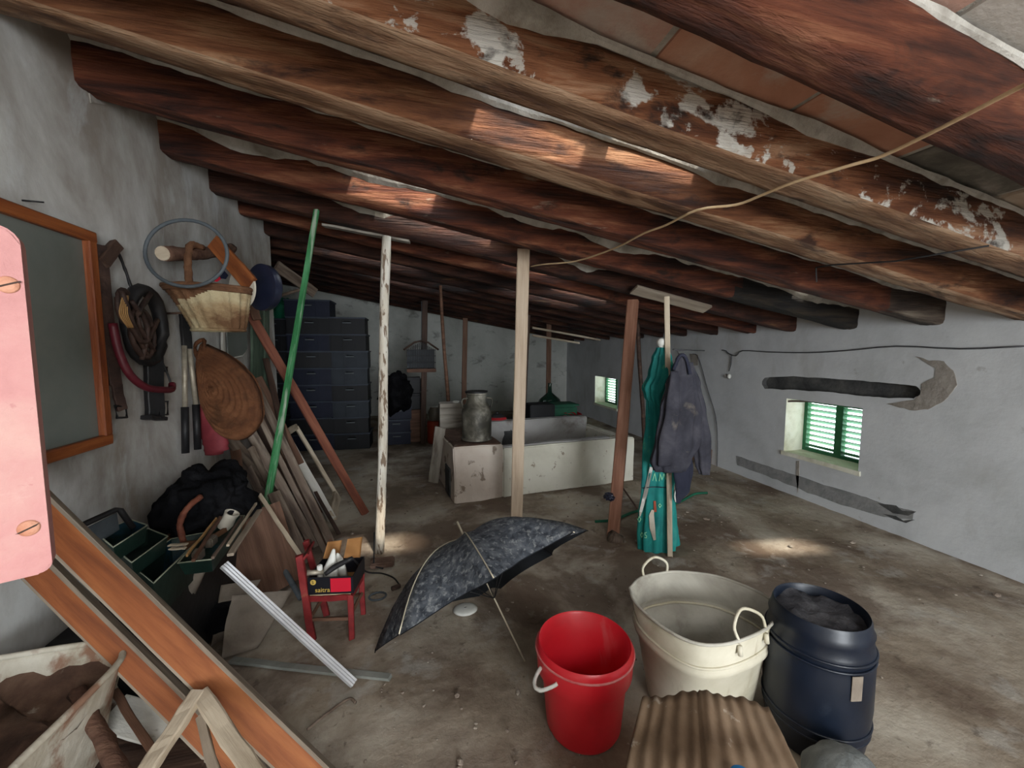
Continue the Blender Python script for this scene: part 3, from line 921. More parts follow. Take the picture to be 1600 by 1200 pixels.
blk = tbox('left_block', 0, 0.5, 0, 0.95, -0.01, 0.55, 'cream_cracked', wob=0.012, cuts=6)
cutb = box('cutter', -0.1, 0.12, 0.1, 0.42, -0.05, 0.26, 'chase_dark')
cutb.data.transform(Matrix.Translation(t0) @ Matrix.Rotation(ang, 4, 'Z'))
tbox('block_top_crust', 0.01, 0.49, 0.02, 0.93, 0.545, 0.562, 'mud', wob=0.008)
bpy.data.objects.remove(cutb)
tbox('arch_shade_panel', -0.012, 0.01, 0.16, 0.4, 0.0, 0.3, 'chase_dark', wob=0.002, cuts=1, bev=0.008)  # dark slab on the face; its colour gives the arched hole's shade
tbox('front_wall', 0.5, LT, 0.0, 0.12, -0.01, 0.5, 'cream_render', wob=0.004)
tbox('right_wall', LT - 0.12, LT, 0.12, 1.0, -0.01, 0.48, 'cream_render')
tbox('front_wall_coping', 0.5, LT - 0.3, 0.03, 0.12, 0.495, 0.515, 'grey_render', wob=0.009)
tbox('back_parapet', 0.42, LT - 0.1, 0.88, 1.02, -0.01, 0.61, 'grey_render')
tbox('tub_floor', 0.5, LT - 0.12, 0.12, 0.88, -0.01, 0.2, 'grey_render', cuts=2)
tbox('back_ledge', 0.42, LT - 0.1, 1.02, 2.0, -0.01, 0.47, 'chase_dark', cuts=2)

# milk can
c0 = fl(745, 686, 0.57)
k = mpp(c0)
can = thing('milk_can', 'dented aluminium milk can standing on the cracked block of the tub', 'milk can', c0)
R = 23 * k
lathe('body', [(0.001, 0), (R * 0.95, 0), (R * 1.04, 0.006), (R * 1.04, 0.02), (R * 0.97, 0.03), (R, 0.06), (R, 0.27), (R * 0.98, 0.3), (R * 0.9, 0.34), (R * 0.72, 0.38), (R * 0.66, 0.4), (R * 0.64, 0.46), (R * 0.72, 0.47), (R * 0.72, 0.485), (R * 0.6, 0.485), (R * 0.6, 0.4), (0.001, 0.3)], 'milk_can', c0, can)
for s in (1, -1):
    tube('handle', [c0 + Vector((s * R * 0.62, -0.02, 0.43)), c0 + Vector((s * R * 0.98, -0.04, 0.42)), c0 + Vector((s * R * 1.0, -0.04, 0.36)), c0 + Vector((s * R * 0.9, -0.02, 0.33))], 0.008, 'milk_can', can)
lathe('lid_rim', [(R * 0.6, 0.485), (R * 0.76, 0.485), (R * 0.76, 0.5), (R * 0.6, 0.5)], 'black_metal', c0, can)

# things on and behind the tub
z0 = 0.47
p = fl(848, 668, z0)
o = box('storage_box', p.x - 0.17, p.x + 0.17, p.y, p.y + 0.3, z0, z0 + 0.3, 'black_crate', bev=0.01)
tag(o, 'black storage box on the tub ledge, left of the green box', 'box')
p2 = fl(880, 664, z0)
gb = thing('green_basin', 'dark green plastic basin on the tub ledge under the demijohn neck', 'basin', p2)
box('basin_body', p2.x - 0.2, p2.x + 0.22, p2.y + 0.02, p2.y + 0.34, z0, z0 + 0.26, 'green_plastic', gb, bev=0.03)
box('basin_rim', p2.x - 0.22, p2.x + 0.24, p2.y, p2.y + 0.36, z0 + 0.255, z0 + 0.275, 'green_plastic', gb, bev=0.008)
p3 = Vector((p2.x + 0.02, p2.y + 0.62, z0))
lathe('demijohn', [(0.001, 0), (0.16, 0.01), (0.19, 0.1), (0.19, 0.2), (0.15, 0.28), (0.08, 0.34), (0.035, 0.38), (0.026, 0.5), (0.032, 0.505), (0.032, 0.52), (0.02, 0.52)], 'glass_green', p3)
tag(bpy.data.objects['demijohn'], 'dark green glass demijohn whose neck rises behind the basin', 'bottle')
p = ay(884, 663, 5.35)
p.z = z0 + 0.07
o = pad('red_bag', [p + Vector((x, 0, z)) for x, z in ((-0.17, -0.04), (-0.19, 0.03), (-0.14, 0.08), (0, 0.09), (0.14, 0.09), (0.19, 0.04), (0.17, -0.05), (0, -0.06))], p, (0, -1, 0.1), 0.1, 'red_enamel', folds=0.5)
tag(o, 'red plastic bag lying in front of the green basin', 'bag')
p = fl(777, 668, 0.5)
pot = thing('red_pot', 'small red enamel pot with a wire handle right of the milk can', 'pot', p)
lathe('pot_body', [(0.001, 0), (0.1, 0.005), (0.125, 0.06), (0.12, 0.12), (0.105, 0.14), (0.09, 0.13)], 'red_enamel', p, pot)
lathe('lid', [(0.1, 0.14), (0.06, 0.17), (0.02, 0.18), (0.02, 0.2), (0.001, 0.2)], 'black_metal', p, pot)
tube('handle', [p + Vector((0.1, -0.02, 0.13)), p + Vector((0.18, -0.03, 0.06)), p + Vector((0.14, -0.03, -0.0)), p + Vector((0.1, -0.02, 0.02))], 0.005, 'black_metal', pot)
ledge2 = box('low_shelf', p.x - 0.62, p.x + 0.15, p.y - 0.2, p.y + 0.35, 0, 0.5, 'chase_dark', bev=0.01)
tag(ledge2, 'low grey masonry shelf behind the left block of the tub', 'shelf')
p = fl(706, 674, 0.5)
ob = box('square_tin', p.x - 0.14, p.x + 0.15, p.y, p.y + 0.22, 0.5, 0.84, 'grey_wood', bev=0.008)
tag(ob, 'dull grey square tin left of the milk can', 'tin')
lathe('cap', [(0.001, 0.84), (0.04, 0.84), (0.04, 0.86), (0.001, 0.86)], 'white_plastic', Vector((p.x + 0.06, p.y + 0.08, 0)), ob)
o = plank('short_board', fl(677, 754), ay(688, 668, 4.45), 0.12, 0.02, 'grey_wood', face=(-0.5, -1, 0.2))
tag(o, 'short grey board leaning against the end of the concrete tub', 'board')


# ================================================================== CRATES AND THINGS AT THE BACK
def crate_mesh(w, d, h):
    bm = bmesh.new()

    def b(x0, x1, y0, y1, z0, z1):
        v = [bm.verts.new((x, y, z)) for z in (z0, z1) for y in (y0, y1) for x in (x0, x1)]
        for f in ((0, 1, 3, 2), (4, 6, 7, 5), (0, 4, 5, 1), (2, 3, 7, 6), (0, 2, 6, 4), (1, 5, 7, 3)):
            bm.faces.new([v[i] for i in f])
    t = 0.012
    b(-w / 2, w / 2, -d / 2, d / 2, 0, t)
    for s in (1, -1):
        b(-w / 2 + t, w / 2 - t, d / 2 - t, d / 2, t, h - 0.02) if s > 0 else None
        b(s * w / 2 - (t if s > 0 else 0), s * w / 2 + (t if s < 0 else 0), -d / 2 + t, d / 2 - t, t, h - 0.02)
    for x in (-w / 2 + 0.012, -w / 6, w / 6, w / 2 - 0.012):
        b(x - 0.012, x + 0.012, -d / 2 - 0.006, -d / 2 + t, t, h - 0.02)
    b(-w / 2 + t, -0.05, -d / 2, -d / 2 + t, h * 0.6, h - 0.02)
    b(0.05, w / 2 - t, -d / 2, -d / 2 + t, h * 0.6, h - 0.02)
    b(-0.05, 0.05, -d / 2, -d / 2 + t, h * 0.76, h - 0.02)
    b(-w / 2 + t, w / 2 - t, -d / 2, -d / 2 + t, t, h * 0.6)
    return bm


def crate_proto(w, d, h, m, name='plastic_crate'):
    r = thing(name, '', 'crate', (0, 0, 0))
    o = bmlink('shell', crate_mesh(w, d, h), m, r)
    bm = bmesh.new()
    for (x0, x1, y0, y1) in ((-w / 2 - 0.012, w / 2 + 0.012, -d / 2 - 0.012, -d / 2 + 0.01), (-w / 2 - 0.012, w / 2 + 0.012, d / 2 - 0.01, d / 2 + 0.012),
                             (-w / 2 - 0.012, -w / 2 + 0.01, -d / 2 + 0.01, d / 2 - 0.01), (w / 2 - 0.01, w / 2 + 0.012, -d / 2 + 0.01, d / 2 - 0.01)):
        v = [bm.verts.new((x, y, z)) for z in (h - 0.022, h - 0.002) for y in (y0, y1) for x in (x0, x1)]
        for f in ((0, 1, 3, 2), (4, 6, 7, 5), (0, 4, 5, 1), (2, 3, 7, 6), (0, 2, 6, 4), (1, 5, 7, 3)):
            bm.faces.new([v[i] for i in f])
    bmlink('rim', bm, 'crate_edge', r)
    bm = bmesh.new()
    bmesh.ops.create_cube(bm, size=1)
    for v in bm.verts:
        v.co = Vector((v.co.x * 0.12, -d / 2 - 0.006 + v.co.y * 0.014, h * 0.66 + v.co.z * 0.018))
    bmlink('handle', bm, 'rubber_grey', r)
    return r


def copy_tree(o, parent=None):
    c = o.copy()
    COL.objects.link(c)
    c.parent = parent
    for ch in list(o.children):
        copy_tree(ch, c)
    return c


RANK = ['bottom', 'second', 'third', 'fourth', 'fifth', 'sixth', 'seventh', 'eighth', 'ninth', 'tenth']


def stack(x, y, n, w, d, h, mats, desc, group, seed=0, z=0.0):
    rr = random.Random(seed)
    protos = {}
    for i in range(n):
        m = mats[i % len(mats)]
        if m not in protos:
            o = crate_proto(w, d, h, m)
            protos[m] = o
        else:
            o = copy_tree(protos[m])
        o.location = (x + rr.uniform(-0.012, 0.012), y + rr.uniform(-0.015, 0.015), z + i * h)
        o.rotation_euler = (0, 0, rr.uniform(-0.03, 0.03))
        what = {'blue_crate': 'dark blue', 'black_crate': 'black', 'steel_blue_crate': 'greyish blue'}[m]
        pos = 'topmost' if i == n - 1 else ('bottom' if i == 0 else RANK[i] + ' up')
        o['label'] = '%s crate, %s %s' % (what, pos, desc)
        o['group'] = group


p = fl(487, 706)
stack(p.x + 0.02, p.y + 0.28, 9, 0.60, 0.42, 0.245, ['blue_crate', 'black_crate', 'blue_crate', 'blue_crate', 'blue_crate', 'black_crate'], 'of the tallest back stack, behind the green pole', 'crates in the tallest back stack', 1)
p = fl(549, 704)
stack(p.x, p.y + 0.28, 8, 0.50, 0.42, 0.245, ['black_crate', 'black_crate', 'steel_blue_crate', 'black_crate', 'steel_blue_crate', 'steel_blue_crate'], 'of the stack just left of the white prop', 'crates left of the white prop', 2)
p = fl(436, 706)
stack(p.x - 0.12, p.y + 0.6, 8, 0.55, 0.42, 0.245, ['black_crate'], 'of the far left stack behind the wall end', 'crates behind the wall end', 3)
p = fl(621, 696)
stack(p.x, p.y + 0.25, 3, 0.42, 0.36, 0.2, ['blue_crate'], 'of the low stack right of the white prop', 'low stack right of the white prop', 4)
p = fl(617, 640, 0.6)
o = blob('rubbish_sack', (p.x, p.y + 0.3, 0.82), 0.24, 0.2, 0.3, 'black_cloth', seed=3, amp=0.35)
tag(o, 'black sack slumped on the low blue crates', 'sack')
p = fl(647, 694)
o = box('cardboard_box', p.x - 0.16, p.x + 0.14, p.y + 0.16, p.y + 0.46, 0, 0.52, 'brown_wood', bev=0.012, wob=0.01, cuts=3)
tag(o, 'brown cardboard box at the back under the black tubs', 'box')
for i, nm in enumerate(('lower', 'upper')):
    o = box('black_tub', p.x - 0.18, p.x + 0.15, p.y + 0.15, p.y + 0.47, 0.53 + i * 0.26, 0.78 + i * 0.26, 'black_crate', bev=0.03)
    tag(o, '%s of two black lidded tubs stacked beside the dark square prop' % nm, 'tub', 'black tubs')
p = fl(679, 694)
jar = thing('orange_drum', 'orange-red plastic drum at the back right of the dark prop', 'drum', p)
lathe('drum_body', [(0.001, 0), (0.11, 0.0), (0.125, 0.03), (0.125, 0.34), (0.115, 0.36), (0.001, 0.36)], 'orange_plastic', p + Vector((0.02, 0.1, 0)), jar)
o = lathe('glass_jar', [(0.001, 0.365), (0.095, 0.365), (0.105, 0.4), (0.105, 0.5), (0.08, 0.56), (0.078, 0.58), (0.001, 0.585)], 'glass_clear', p + Vector((0.02, 0.1, 0)))
tag(o, 'brownish glass jar standing on the orange-red drum', 'jar')

# birdcage
c = ay(658, 556, 6.35)
k = mpp(c)
cage = thing('birdcage', 'small house-shaped birdcage hanging in front of the dark back prop', 'birdcage', c)
W_, Hc = 22 * k, 25 * k
box('tray', c.x - W_, c.x + W_, c.y - 0.14, c.y + 0.14, c.z - Hc, c.z - Hc + 0.05, 'brown_wood', cage, bev=0.006)
for s in (1, -1):
    tube('roof_rail', [c + Vector((s * (W_ + 0.04), -0.15, 0.09)), c + Vector((s * 0.1, -0.15, 0.2)), c + Vector((0, -0.15, 0.22))], 0.014, 'dark_wood', cage, sub=1)
bm = bmesh.new()


def bmbar(bm, a, b, r):
    a, b = Vector(a), Vector(b)
    M, L = frame_mat(a, b, (0.3, 0.5, 0.8))
    v = [bm.verts.new(M @ Vector((x, y, z))) for x in (0, L) for (y, z) in ((-r, -r), (r, -r), (r, r), (-r, r))]
    for i in range(4):
        bm.faces.new((v[i], v[(i + 1) % 4], v[4 + (i + 1) % 4], v[4 + i]))
    bm.faces.new(v[:4][::-1])
    bm.faces.new(v[4:])


for yy in (-0.13, 0.13):
    for i in range(17):
        x = -W_ * 0.96 + i * 2 * W_ * 0.96 / 16
        bmbar(bm, c + Vector((x, yy, -Hc + 0.04)), c + Vector((x, yy, 0.09 + 0.12 * (1 - abs(x) / W_))), 0.0028)
for zz in (-0.1, 0.0, 0.09):
    for yy in (-0.13, 0.13):
        bmbar(bm, c + Vector((-W_, yy, zz)), c + Vector((W_, yy, zz)), 0.004)
bmlink('wire_bars', bm, 'wire_dark', cage)['kind'] = 'stuff'
box('back_panel', c.x - W_ * 0.95, c.x + W_ * 0.95, c.y + 0.135, c.y + 0.142, c.z - Hc + 0.04, c.z + 0.09, 'rubber_grey', cage)
tube('hanging_wire', [c + Vector((0, -0.14, 0.21)), ay(659, 470, 6.2)], 0.004, 'wire_dark', cage, sub=1)

p = fl(436, 706)
p = ay(446, 482, p.y + 0.6)
o = blob('green_bundle', (p.x, p.y, 2.1), 0.17, 0.12, 0.17, 'green_plastic', seed=9, amp=0.4, flatbottom=1.962)
tag(o, 'crumpled green bundle on the dark crates behind the wall end', 'bundle')
o = plank('roof_brace', ay(432, 415, 5.2), ay(492, 458, 5.6), 0.12, 0.04, 'driftwood')
tag(o, 'short diagonal brace under the roof behind the wall end', 'brace')
o = tube('stick', [ay(418, 463, 5.0), ay(440, 461, 4.8), ay(470, 452, 4.7)], 0.016, 'driftwood')
tag(o, 'bent stick poking out past the wall end below the navy lid', 'stick')

# ================================================================== BUCKET, ZINC TUB, BARREL
p = fl(913, 1000, 0.35)
bc = Vector((p.x, p.y, 0))
R = 0.185
bk = thing('red_bucket', 'red plastic bucket with deep collar and white rope handle, left of the cream tub', 'bucket', bc)
lathe('bucket_body', [(0.001, 0.004), (R * 0.76, 0.004), (R * 0.8, 0.02), (R * 0.9, 0.235), (R * 1.0, 0.245), (R * 1.03, 0.33), (R * 1.0, 0.345), (R * 0.97, 0.352), (R * 0.93, 0.345), (R * 0.8, 0.03), (0.001, 0.025)], 'red_plastic', bc, bk, seg=64)
tube('worn_rim', [bc + Vector((R * 1.03 * cos(a), R * 1.03 * sin(a), 0.325)) for a in [2 * pi * i / 40 for i in range(40)]], 0.0045, 'red_scuffed', bk, closed=True, sub=1, sm=False)
tv = (CAM - bc)
a0 = atan2(tv.y, tv.x)
hp = []
for s in range(7):
    a = a0 - 1.02 + 0.5 * s / 6
    rr = R * (1.02 + 0.3 * sin(pi * s / 6) * (1 if s < 6 else 1))
    hp.append(bc + Vector((cos(a) * rr, sin(a) * rr, 0.29 - 0.02 * sin(pi * s / 6))))
tube('rope_handle', hp, 0.007, 'white_plastic', bk, sub=4, wob=0.3)

zt = 0.45
rim_px = [(983, 915), (1000, 899), (1028, 892), (1060, 889), (1120, 896), (1178, 917), (1210, 936), (1217, 948), (1210, 968), (1180, 988), (1130, 1003), (1080, 999), (1030, 972), (992, 938)]
rim = [fl(u, v, zt) for u, v in rim_px]
rim = smooth_path(rim + [rim[0]], 4)[:-1]
cc = sum(rim, Vector()) / len(rim)
cc.z = 0
zb = thing('zinc_tub', 'large cream-painted zinc tub with two wire handles between the bucket and barrel', 'tub', cc)


def ring_at(k, z, bulge=0.0):
    out = []
    for q in rim:
        d = Vector((q.x - cc.x, q.y - cc.y, 0))
        out.append(Vector((cc.x + d.x * k + d.normalized().x * bulge, cc.y + d.y * k + d.normalized().y * bulge, z)))
    return out


pr = [(0.72, 0.006, 0), (0.73, 0.03, 0), (0.88, 0.28, 0), (0.895, 0.295, 0.012), (0.905, 0.315, 0.012), (0.91, 0.335, 0), (0.985, 0.435, 0)]
outer = [ring_at(*q) for q in pr]
inner = [ring_at(k, z, b - 0.006) for k, z, b in pr[::-1]]
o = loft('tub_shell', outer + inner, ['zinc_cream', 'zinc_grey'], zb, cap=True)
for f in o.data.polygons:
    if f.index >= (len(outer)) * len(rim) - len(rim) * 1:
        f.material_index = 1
tube('raised_band', ring_at(0.885, 0.298, 0.004), 0.0055, 'zinc_cream', zb, closed=True, sub=1, sm=False)
tube('raised_band', ring_at(0.905, 0.33, 0.004), 0.0055, 'zinc_cream', zb, closed=True, sub=1, sm=False)
tube('rim_wire', ring_at(0.99, 0.438, 0.0), 0.006, 'zinc_grey', zb, closed=True, sub=1, sm=False)
n = len(rim)


def rimpt(u, v):
    q = fl(u, v, zt)
    return min(range(n), key=lambda i: (rim[i] - q).length)


for (u0, v0, u1, v1, hh, inw) in ((1008, 896, 1040, 890, 0.075, 0), (1158, 996, 1200, 978, 0.07, 1)):
    a, b = rim[rimpt(u0, v0)].copy(), rim[rimpt(u1, v1)].copy()
    a.z = b.z = 0.43
    mid = (a + b) / 2
    inward = Vector((cc.x - mid.x, cc.y - mid.y, 0)).normalized() * (0.05 if inw else -0.01)
    tube('wire_handle', [a, a + Vector((0, 0, hh * 0.7)) + inward * 0.5, mid + Vector((0, 0, hh * 1.15)) + inward, b + Vector((0, 0, hh * 0.7)) + inward * 0.5, b], 0.006, 'zinc_cream', zb, sub=5)
    for q in (a, b):
        tube('handle_loop', [q - Vector((0, 0, 0.01)), q - Vector((0, 0, 0.045)) - inward * 0.1], 0.009, 'zinc_cream', zb, sub=1)
q = ring_at(0.73, 0.012)
o = blob('debris_in_tub', cc + Vector((0, 0, 0.03)), 0.1, 0.08, 0.04, 'soil', seed=4, amp=0.5, flatbottom=0.012)
tag(o, 'dark clump of debris lying in the bottom of the cream tub', 'debris')

e = [fl(1205, 930, 0.52), fl(1362, 962, 0.52), fl(1262, 911, 0.52), fl(1306, 995, 0.52)]
bc = sum(e, Vector()) / 4
bc.z = 0
R = 0.158
br = thing('blue_barrel', 'dark blue plastic barrel filled with soil, standing right of the cream tub', 'barrel', bc)
lathe('barrel_body', [(0.001, 0.002), (R * 0.93, 0.002), (R * 1.0, 0.03), (R * 1.06, 0.1), (R * 1.085, 0.112), (R * 1.075, 0.124), (R * 1.1, 0.2), (R * 1.09, 0.36), (R * 1.06, 0.395), (R * 1.09, 0.41), (R * 1.06, 0.425), (R * 1.02, 0.46), (R * 1.05, 0.475), (R * 1.0, 0.49), (R * 0.98, 0.515), (R * 0.95, 0.525), (R * 0.91, 0.515), (R * 0.93, 0.42), (R * 0.9, 0.1), (0.001, 0.05)], 'blue_barrel', bc, br, seg=56)
for zz_, rr_ in ((0.41, 1.085), (0.385, 1.08), (0.135, 1.085), (0.105, 1.065)):
    tube('raised_band', [bc + Vector((R * rr_ * cos(a), R * rr_ * sin(a), zz_)) for a in [2 * pi * q_ / 48 for q_ in range(48)]], 0.005, 'blue_barrel', br, closed=True, sub=1, sm=False)
rings = []
for i in range(9):
    k = 1 - i / 8
    lp = []
    for j in range(40):
        a = 2 * pi * j / 40
        x, y = bc.x + R * 0.925 * max(k, 0.01) * cos(a), bc.y + R * 0.925 * max(k, 0.01) * sin(a)
        lp.append(Vector((x, y, 0.49 + 0.03 * noise.noise(Vector((x * 14, y * 14, 2))) + 0.015 * noise.noise(Vector((x * 40, y * 40, 2))))))
    rings.append(lp)
loft('soil', rings, 'soil', br, cap=False)
fa = atan2(CAM.y - bc.y, CAM.x - bc.x) + 0.72
lb = []
for i in range(7):
    a = fa - 0.11 + 0.22 * i / 6
    lb.append((bc + Vector((R * 1.105 * cos(a), R * 1.105 * sin(a), 0))))
link('paper_label', [q + Vector((0, 0, z)) for q in lb for z in (0.29, 0.38)] + [q + (q - bc).normalized() * 0.002 + Vector((0, 0, z)) for q in lb for z in (0.29, 0.38)],
     [(i * 2, i * 2 + 1, i * 2 + 3, i * 2 + 2) for i in range(6)] + [(14 + i * 2, 14 + i * 2 + 2, 14 + i * 2 + 3, 14 + i * 2 + 1) for i in range(6)], 'paper', br)

# corrugated cardboard over a low stool, cap and grey sack
A, B_, C_, D_ = fl(1006, 1078, 0.5), fl(1196, 1100, 0.5), fl(1290, 1300, 0.46), fl(955, 1300, 0.46)
cbp = (A + B_ + C_ + D_) / 4
cb = thing('cardboard_cover', 'brown corrugated cardboard sheet draped over a low stand in front of the cream tub', 'cardboard', (cbp.x, cbp.y, 0))
rings = []
for i in range(15):
    f = i / 14
    L_, R_ = A.lerp(D_, f), B_.lerp(C_, f)
    side = (R_ - L_).normalized()
    out = (D_ - A).normalized()
    lp = []
    top_, und = [], []
    N = 84
    for j in range(N + 1):
        g = -0.1 + 1.2 * j / N
        q = L_.lerp(R_, min(max(g, 0), 1))
        z = 0.0034 * sin(g * 2 * pi * 10.3 + 0.8 * sin(f * 3) + 1.2 * noise.noise(Vector((g * 3, f * 3, 0)))) + 0.012 * noise.noise(Vector((g * 3, f * 4, 7))) * (0.5 if g > 0.78 else 1) + 0.03 * sin(pi * min(max(g, 0), 1)) + (0.012 if g > 0.45 else 0)
        dz = 0.0
        if g < 0:
            q = q + side * g * 0.25
            dz = g * 1.3
        if g > 1:
            q = q + side * (g - 1) * 0.35
            dz = -(g - 1) * 1.2
        if i == 0:
            dz -= 0.05
        q = q + Vector((0, 0, z + dz + 0.006 * noise.noise(q * 14)))
        q = q + out * (0.02 * noise.noise(Vector((g * 4, 3, 1))) if i <= 1 else 0)
        top_.append(q)
        und.append(q - Vector((0, 0, 0.008)))
    rings.append(top_ + und[::-1])
loft('corrugated_sheet', rings, 'cardboard', cb, cap=True)
q0 = min(A.x, D_.x) + 0.06
stp = [Vector((p_.x, p_.y, 0)) for p_ in (A.lerp(C_, 0.06), B_.lerp(D_, 0.1), C_.lerp(A, 0.1), D_.lerp(B_, 0.1))]
rings = [[q + Vector((0, 0, z)) for q in stp] for z in (0.0, 0.44)]
loft('stand', rings, 'dark_wood', cb, smooth=False)
q = fl(1160, 1204, 0.56)
o = lathe('bottle_cap', [(0.001, 0), (0.022, 0), (0.024, 0.004), (0.024, 0.018), (0.02, 0.022), (0.001, 0.022)], 'blue_cap', q - Vector((0, 0, 0.03)))
tag(o, 'round blue plastic cap lying at the front of the cardboard', 'cap')
q = fl(1322, 1222, 0.1)
rings = []
for i in range(13):
    f = i / 12
    rr = 0.115 * sqrt(max(0.0004, sin(pi * min(f * 0.9 + 0.1, 1.0)))) if f < 1 else 0.001
    lp = []
    for j in range(36):
        a = 2 * pi * j / 36
        k = 1 + 0.035 * sin(a * 9 + f * 3) + 0.08 * noise.noise(Vector((cos(a) * 2, sin(a) * 2, f * 3)))
        lp.append(Vector((q.x + rr * k * cos(a), q.y + rr * k * sin(a), 0.002 + 0.2 * f)))
    rings.append(lp)
o = loft('grey_sack', rings, 'grey_sack', cap=True)
tag(o, 'rounded grey ribbed sack in front of the blue barrel', 'sack')

# ================================================================== OPEN UMBRELLA
S_ = fl(820, 1033)
T_ = CAM + ray(714, 815) * 2.183
axis = (S_ - T_).normalized()
apex = T_ + axis * 0.10
hC = 0.215
e1 = axis.cross(Vector((0, 0, 1))).normalized()
e2 = axis.cross(e1)
cen = apex + axis * hC
RU = 0.563
tips = []
obs = [(918, 828), (897, 830), (772, 904), (624, 992), (585, 1018), (650, 972), (773, 928), (862, 866)]
for kk in range(8):
    a = 3.82 + kk * pi / 4
    q = cen + (e1 * cos(a) + e2 * sin(a)) * RU
    tips.append(atdepth(obs[kk][0], obs[kk][1], q))
tips[4] = fl(585, 1018, 0.006)
for kk in (5,):
    tips[kk].z = max(tips[kk].z, 0.006)
um = thing('umbrella', 'open black umbrella lying on the floor, its dusty canopy tilted on its shaft', 'umbrella', S_)


def ribpt(kk, s):          # s: 0 at the apex, 1 at the tip
    t = tips[kk % 8]
    c_ = apex.lerp(t, s)
    lift = (sin(pi * s) ** 0.9) * 0.10
    outd = -(axis)
    return c_ + outd * lift + (t - apex).normalized() * 0


NS, NA = 12, 8
grid = []
for i in range(NS + 1):
    s = i / NS
    row = []
    for kk in range(8):
        for j in range(NA):
            g = j / NA
            q = ribpt(kk, s).lerp(ribpt(kk + 1, s), g)
            sagc = sin(pi * g)
            q = q.lerp(apex, 0.16 * sagc * s ** 3)
            q = q + axis * (0.03 * sagc * s) + noise.noise_vector(q * 12) * 0.004 * s
            row.append(q)
    grid.append(row)
W = 8 * NA
vs = [q for r in grid for q in r]
fs = []
for i in range(NS):
    for j in range(W):
        k = (j + 1) % W
        fs.append((i * W + j, i * W + k, (i + 1) * W + k, (i + 1) * W + j))
off = len(vs)
vs += [q + axis * 0.004 for q in vs]
fs += [(off + a, off + d, off + c, off + b) for (a, b, c, d) in fs[:NS * W]]
cano = link('canopy', vs, fs, ['umbrella_cloth', 'umbrella_lining'], um, smooth=True)
for f in cano.data.polygons:
    if f.index >= NS * W:
        f.material_index = 1
tube('shaft', [T_, S_], 0.0042, 'rod_brass', um, sm=False)
tube('ferrule', [T_, T_ + axis * 0.1], 0.006, 'rod_brass', um, sm=False)
for kk in range(8):
    tube('rib', [ribpt(kk, s) - axis * (0.003 if kk in (2, 3) else -0.006) for s in (0.02, 0.2, 0.4, 0.6, 0.8, 1.0)], 0.003, 'rod_brass' if kk in (1, 2, 3) else 'black_metal', um, sub=3, seg=6)
    tube('stretcher', [T_ + axis * 0.42, ribpt(kk, 0.5) + axis * 0.008], 0.0025, 'black_metal', um, sm=False, seg=6)
p = fl(727, 952, 0.02)
o = pad('white_dish', [Vector((p.x + 0.07 * cos(a), p.y + 0.06 * sin(a), 0.02)) for a in [2 * pi * i / 14 for i in range(14)]], (p.x, p.y, 0.02), (0, 0, 1), 0.03, 'white_plastic')
tag(o, 'small white dish on the floor under the umbrella rim', 'dish')

# ================================================================== FOLDED PARASOL AND JACKET
PB = fl(1030, 866)


def px_at(u, v, dy_=0.0):
    d = ray(u, v)
    n2 = Vector((FWD.x, FWD.y, 0)).normalized()
    return CAM + d * (((PB - CAM).dot(n2) + dy_) / d.dot(n2))


NH = Vector((FWD.x, FWD.y, 0)).normalized()
pa = thing('folded_parasol', 'folded green beach parasol with white pole knob standing on its rim beside the jacket', 'parasol', PB)


def cloth_loft(name, rows, m, parent, dyc=0.09, folds=7, famp=0.12, depthk=0.7, seg=56, seed=0, n=44):
    """rows: (v, u_left, u_right) outline; a closed folded cloth body round it."""
    vs_ = [r[0] for r in rows]
    rings = []
    for i in range(n + 1):
        v = vs_[0] + (vs_[-1] - vs_[0]) * i / n
        for k in range(len(rows) - 1):
            if rows[k][0] <= v <= rows[k + 1][0] + 1e-6:
                f = (v - rows[k][0]) / (rows[k + 1][0] - rows[k][0])
                f = f * f * (3 - 2 * f)
                ul = rows[k][1] * (1 - f) + rows[k + 1][1] * f
                ur = rows[k][2] * (1 - f) + rows[k + 1][2] * f
                break
        a, b = px_at(ul, v, dyc), px_at(ur, v, dyc)
        c_ = (a + b) / 2
        r_ = (b - a).length / 2
        lp = []
        for j in range(seg):
            t = 2 * pi * j / seg
            fo = sin(t * folds + seed + 0.9 * sin(i * 0.13 + seed)) * 0.6 + 0.5 * noise.noise(Vector((cos(t) * 2.5, sin(t) * 2.5, i * 0.07 + seed)))
            k = 1 + famp * (fo - 0.6)
            lp.append(c_ + RGT * (r_ * cos(t) * k) - NH * (r_ * depthk * sin(t) * k))
        rings.append(lp)
    return loft(name, rings, m, parent)


skirt = cloth_loft('canopy_top', [(543, 1025, 1045), (560, 1018, 1050), (585, 1012, 1056), (606, 1003, 1050), (618, 1007, 1040), (640, 1018, 1036), (660, 1016, 1030)], 'parasol_cloth', pa, folds=9, famp=0.26, seed=2)
body = cloth_loft('canopy_body', [(618, 1010, 1034), (660, 1009, 1040), (700, 1004, 1050), (735, 1003, 1056), (765, 1001, 1052), (800, 998, 1056), (835, 996, 1056), (862, 997, 1054), (866, 1004, 1046)], 'parasol_cloth', pa, folds=9, famp=0.2, seed=5, depthk=0.6)
cloth_loft('canopy_flap', [(800, 1046, 1054), (830, 1046, 1060), (852, 1045, 1063), (858, 1048, 1060)], 'parasol_cloth', pa, dyc=0.16, folds=3, famp=0.15, seed=8, n=12)
tube('pole', [px_at(1034, 548, 0.09), px_at(1030, 700, 0.09), px_at(1026, 862, 0.07)], 0.012, 'white_plastic', pa, sub=2)
k = mpp(PB)
c = px_at(1034, 535, 0.09)
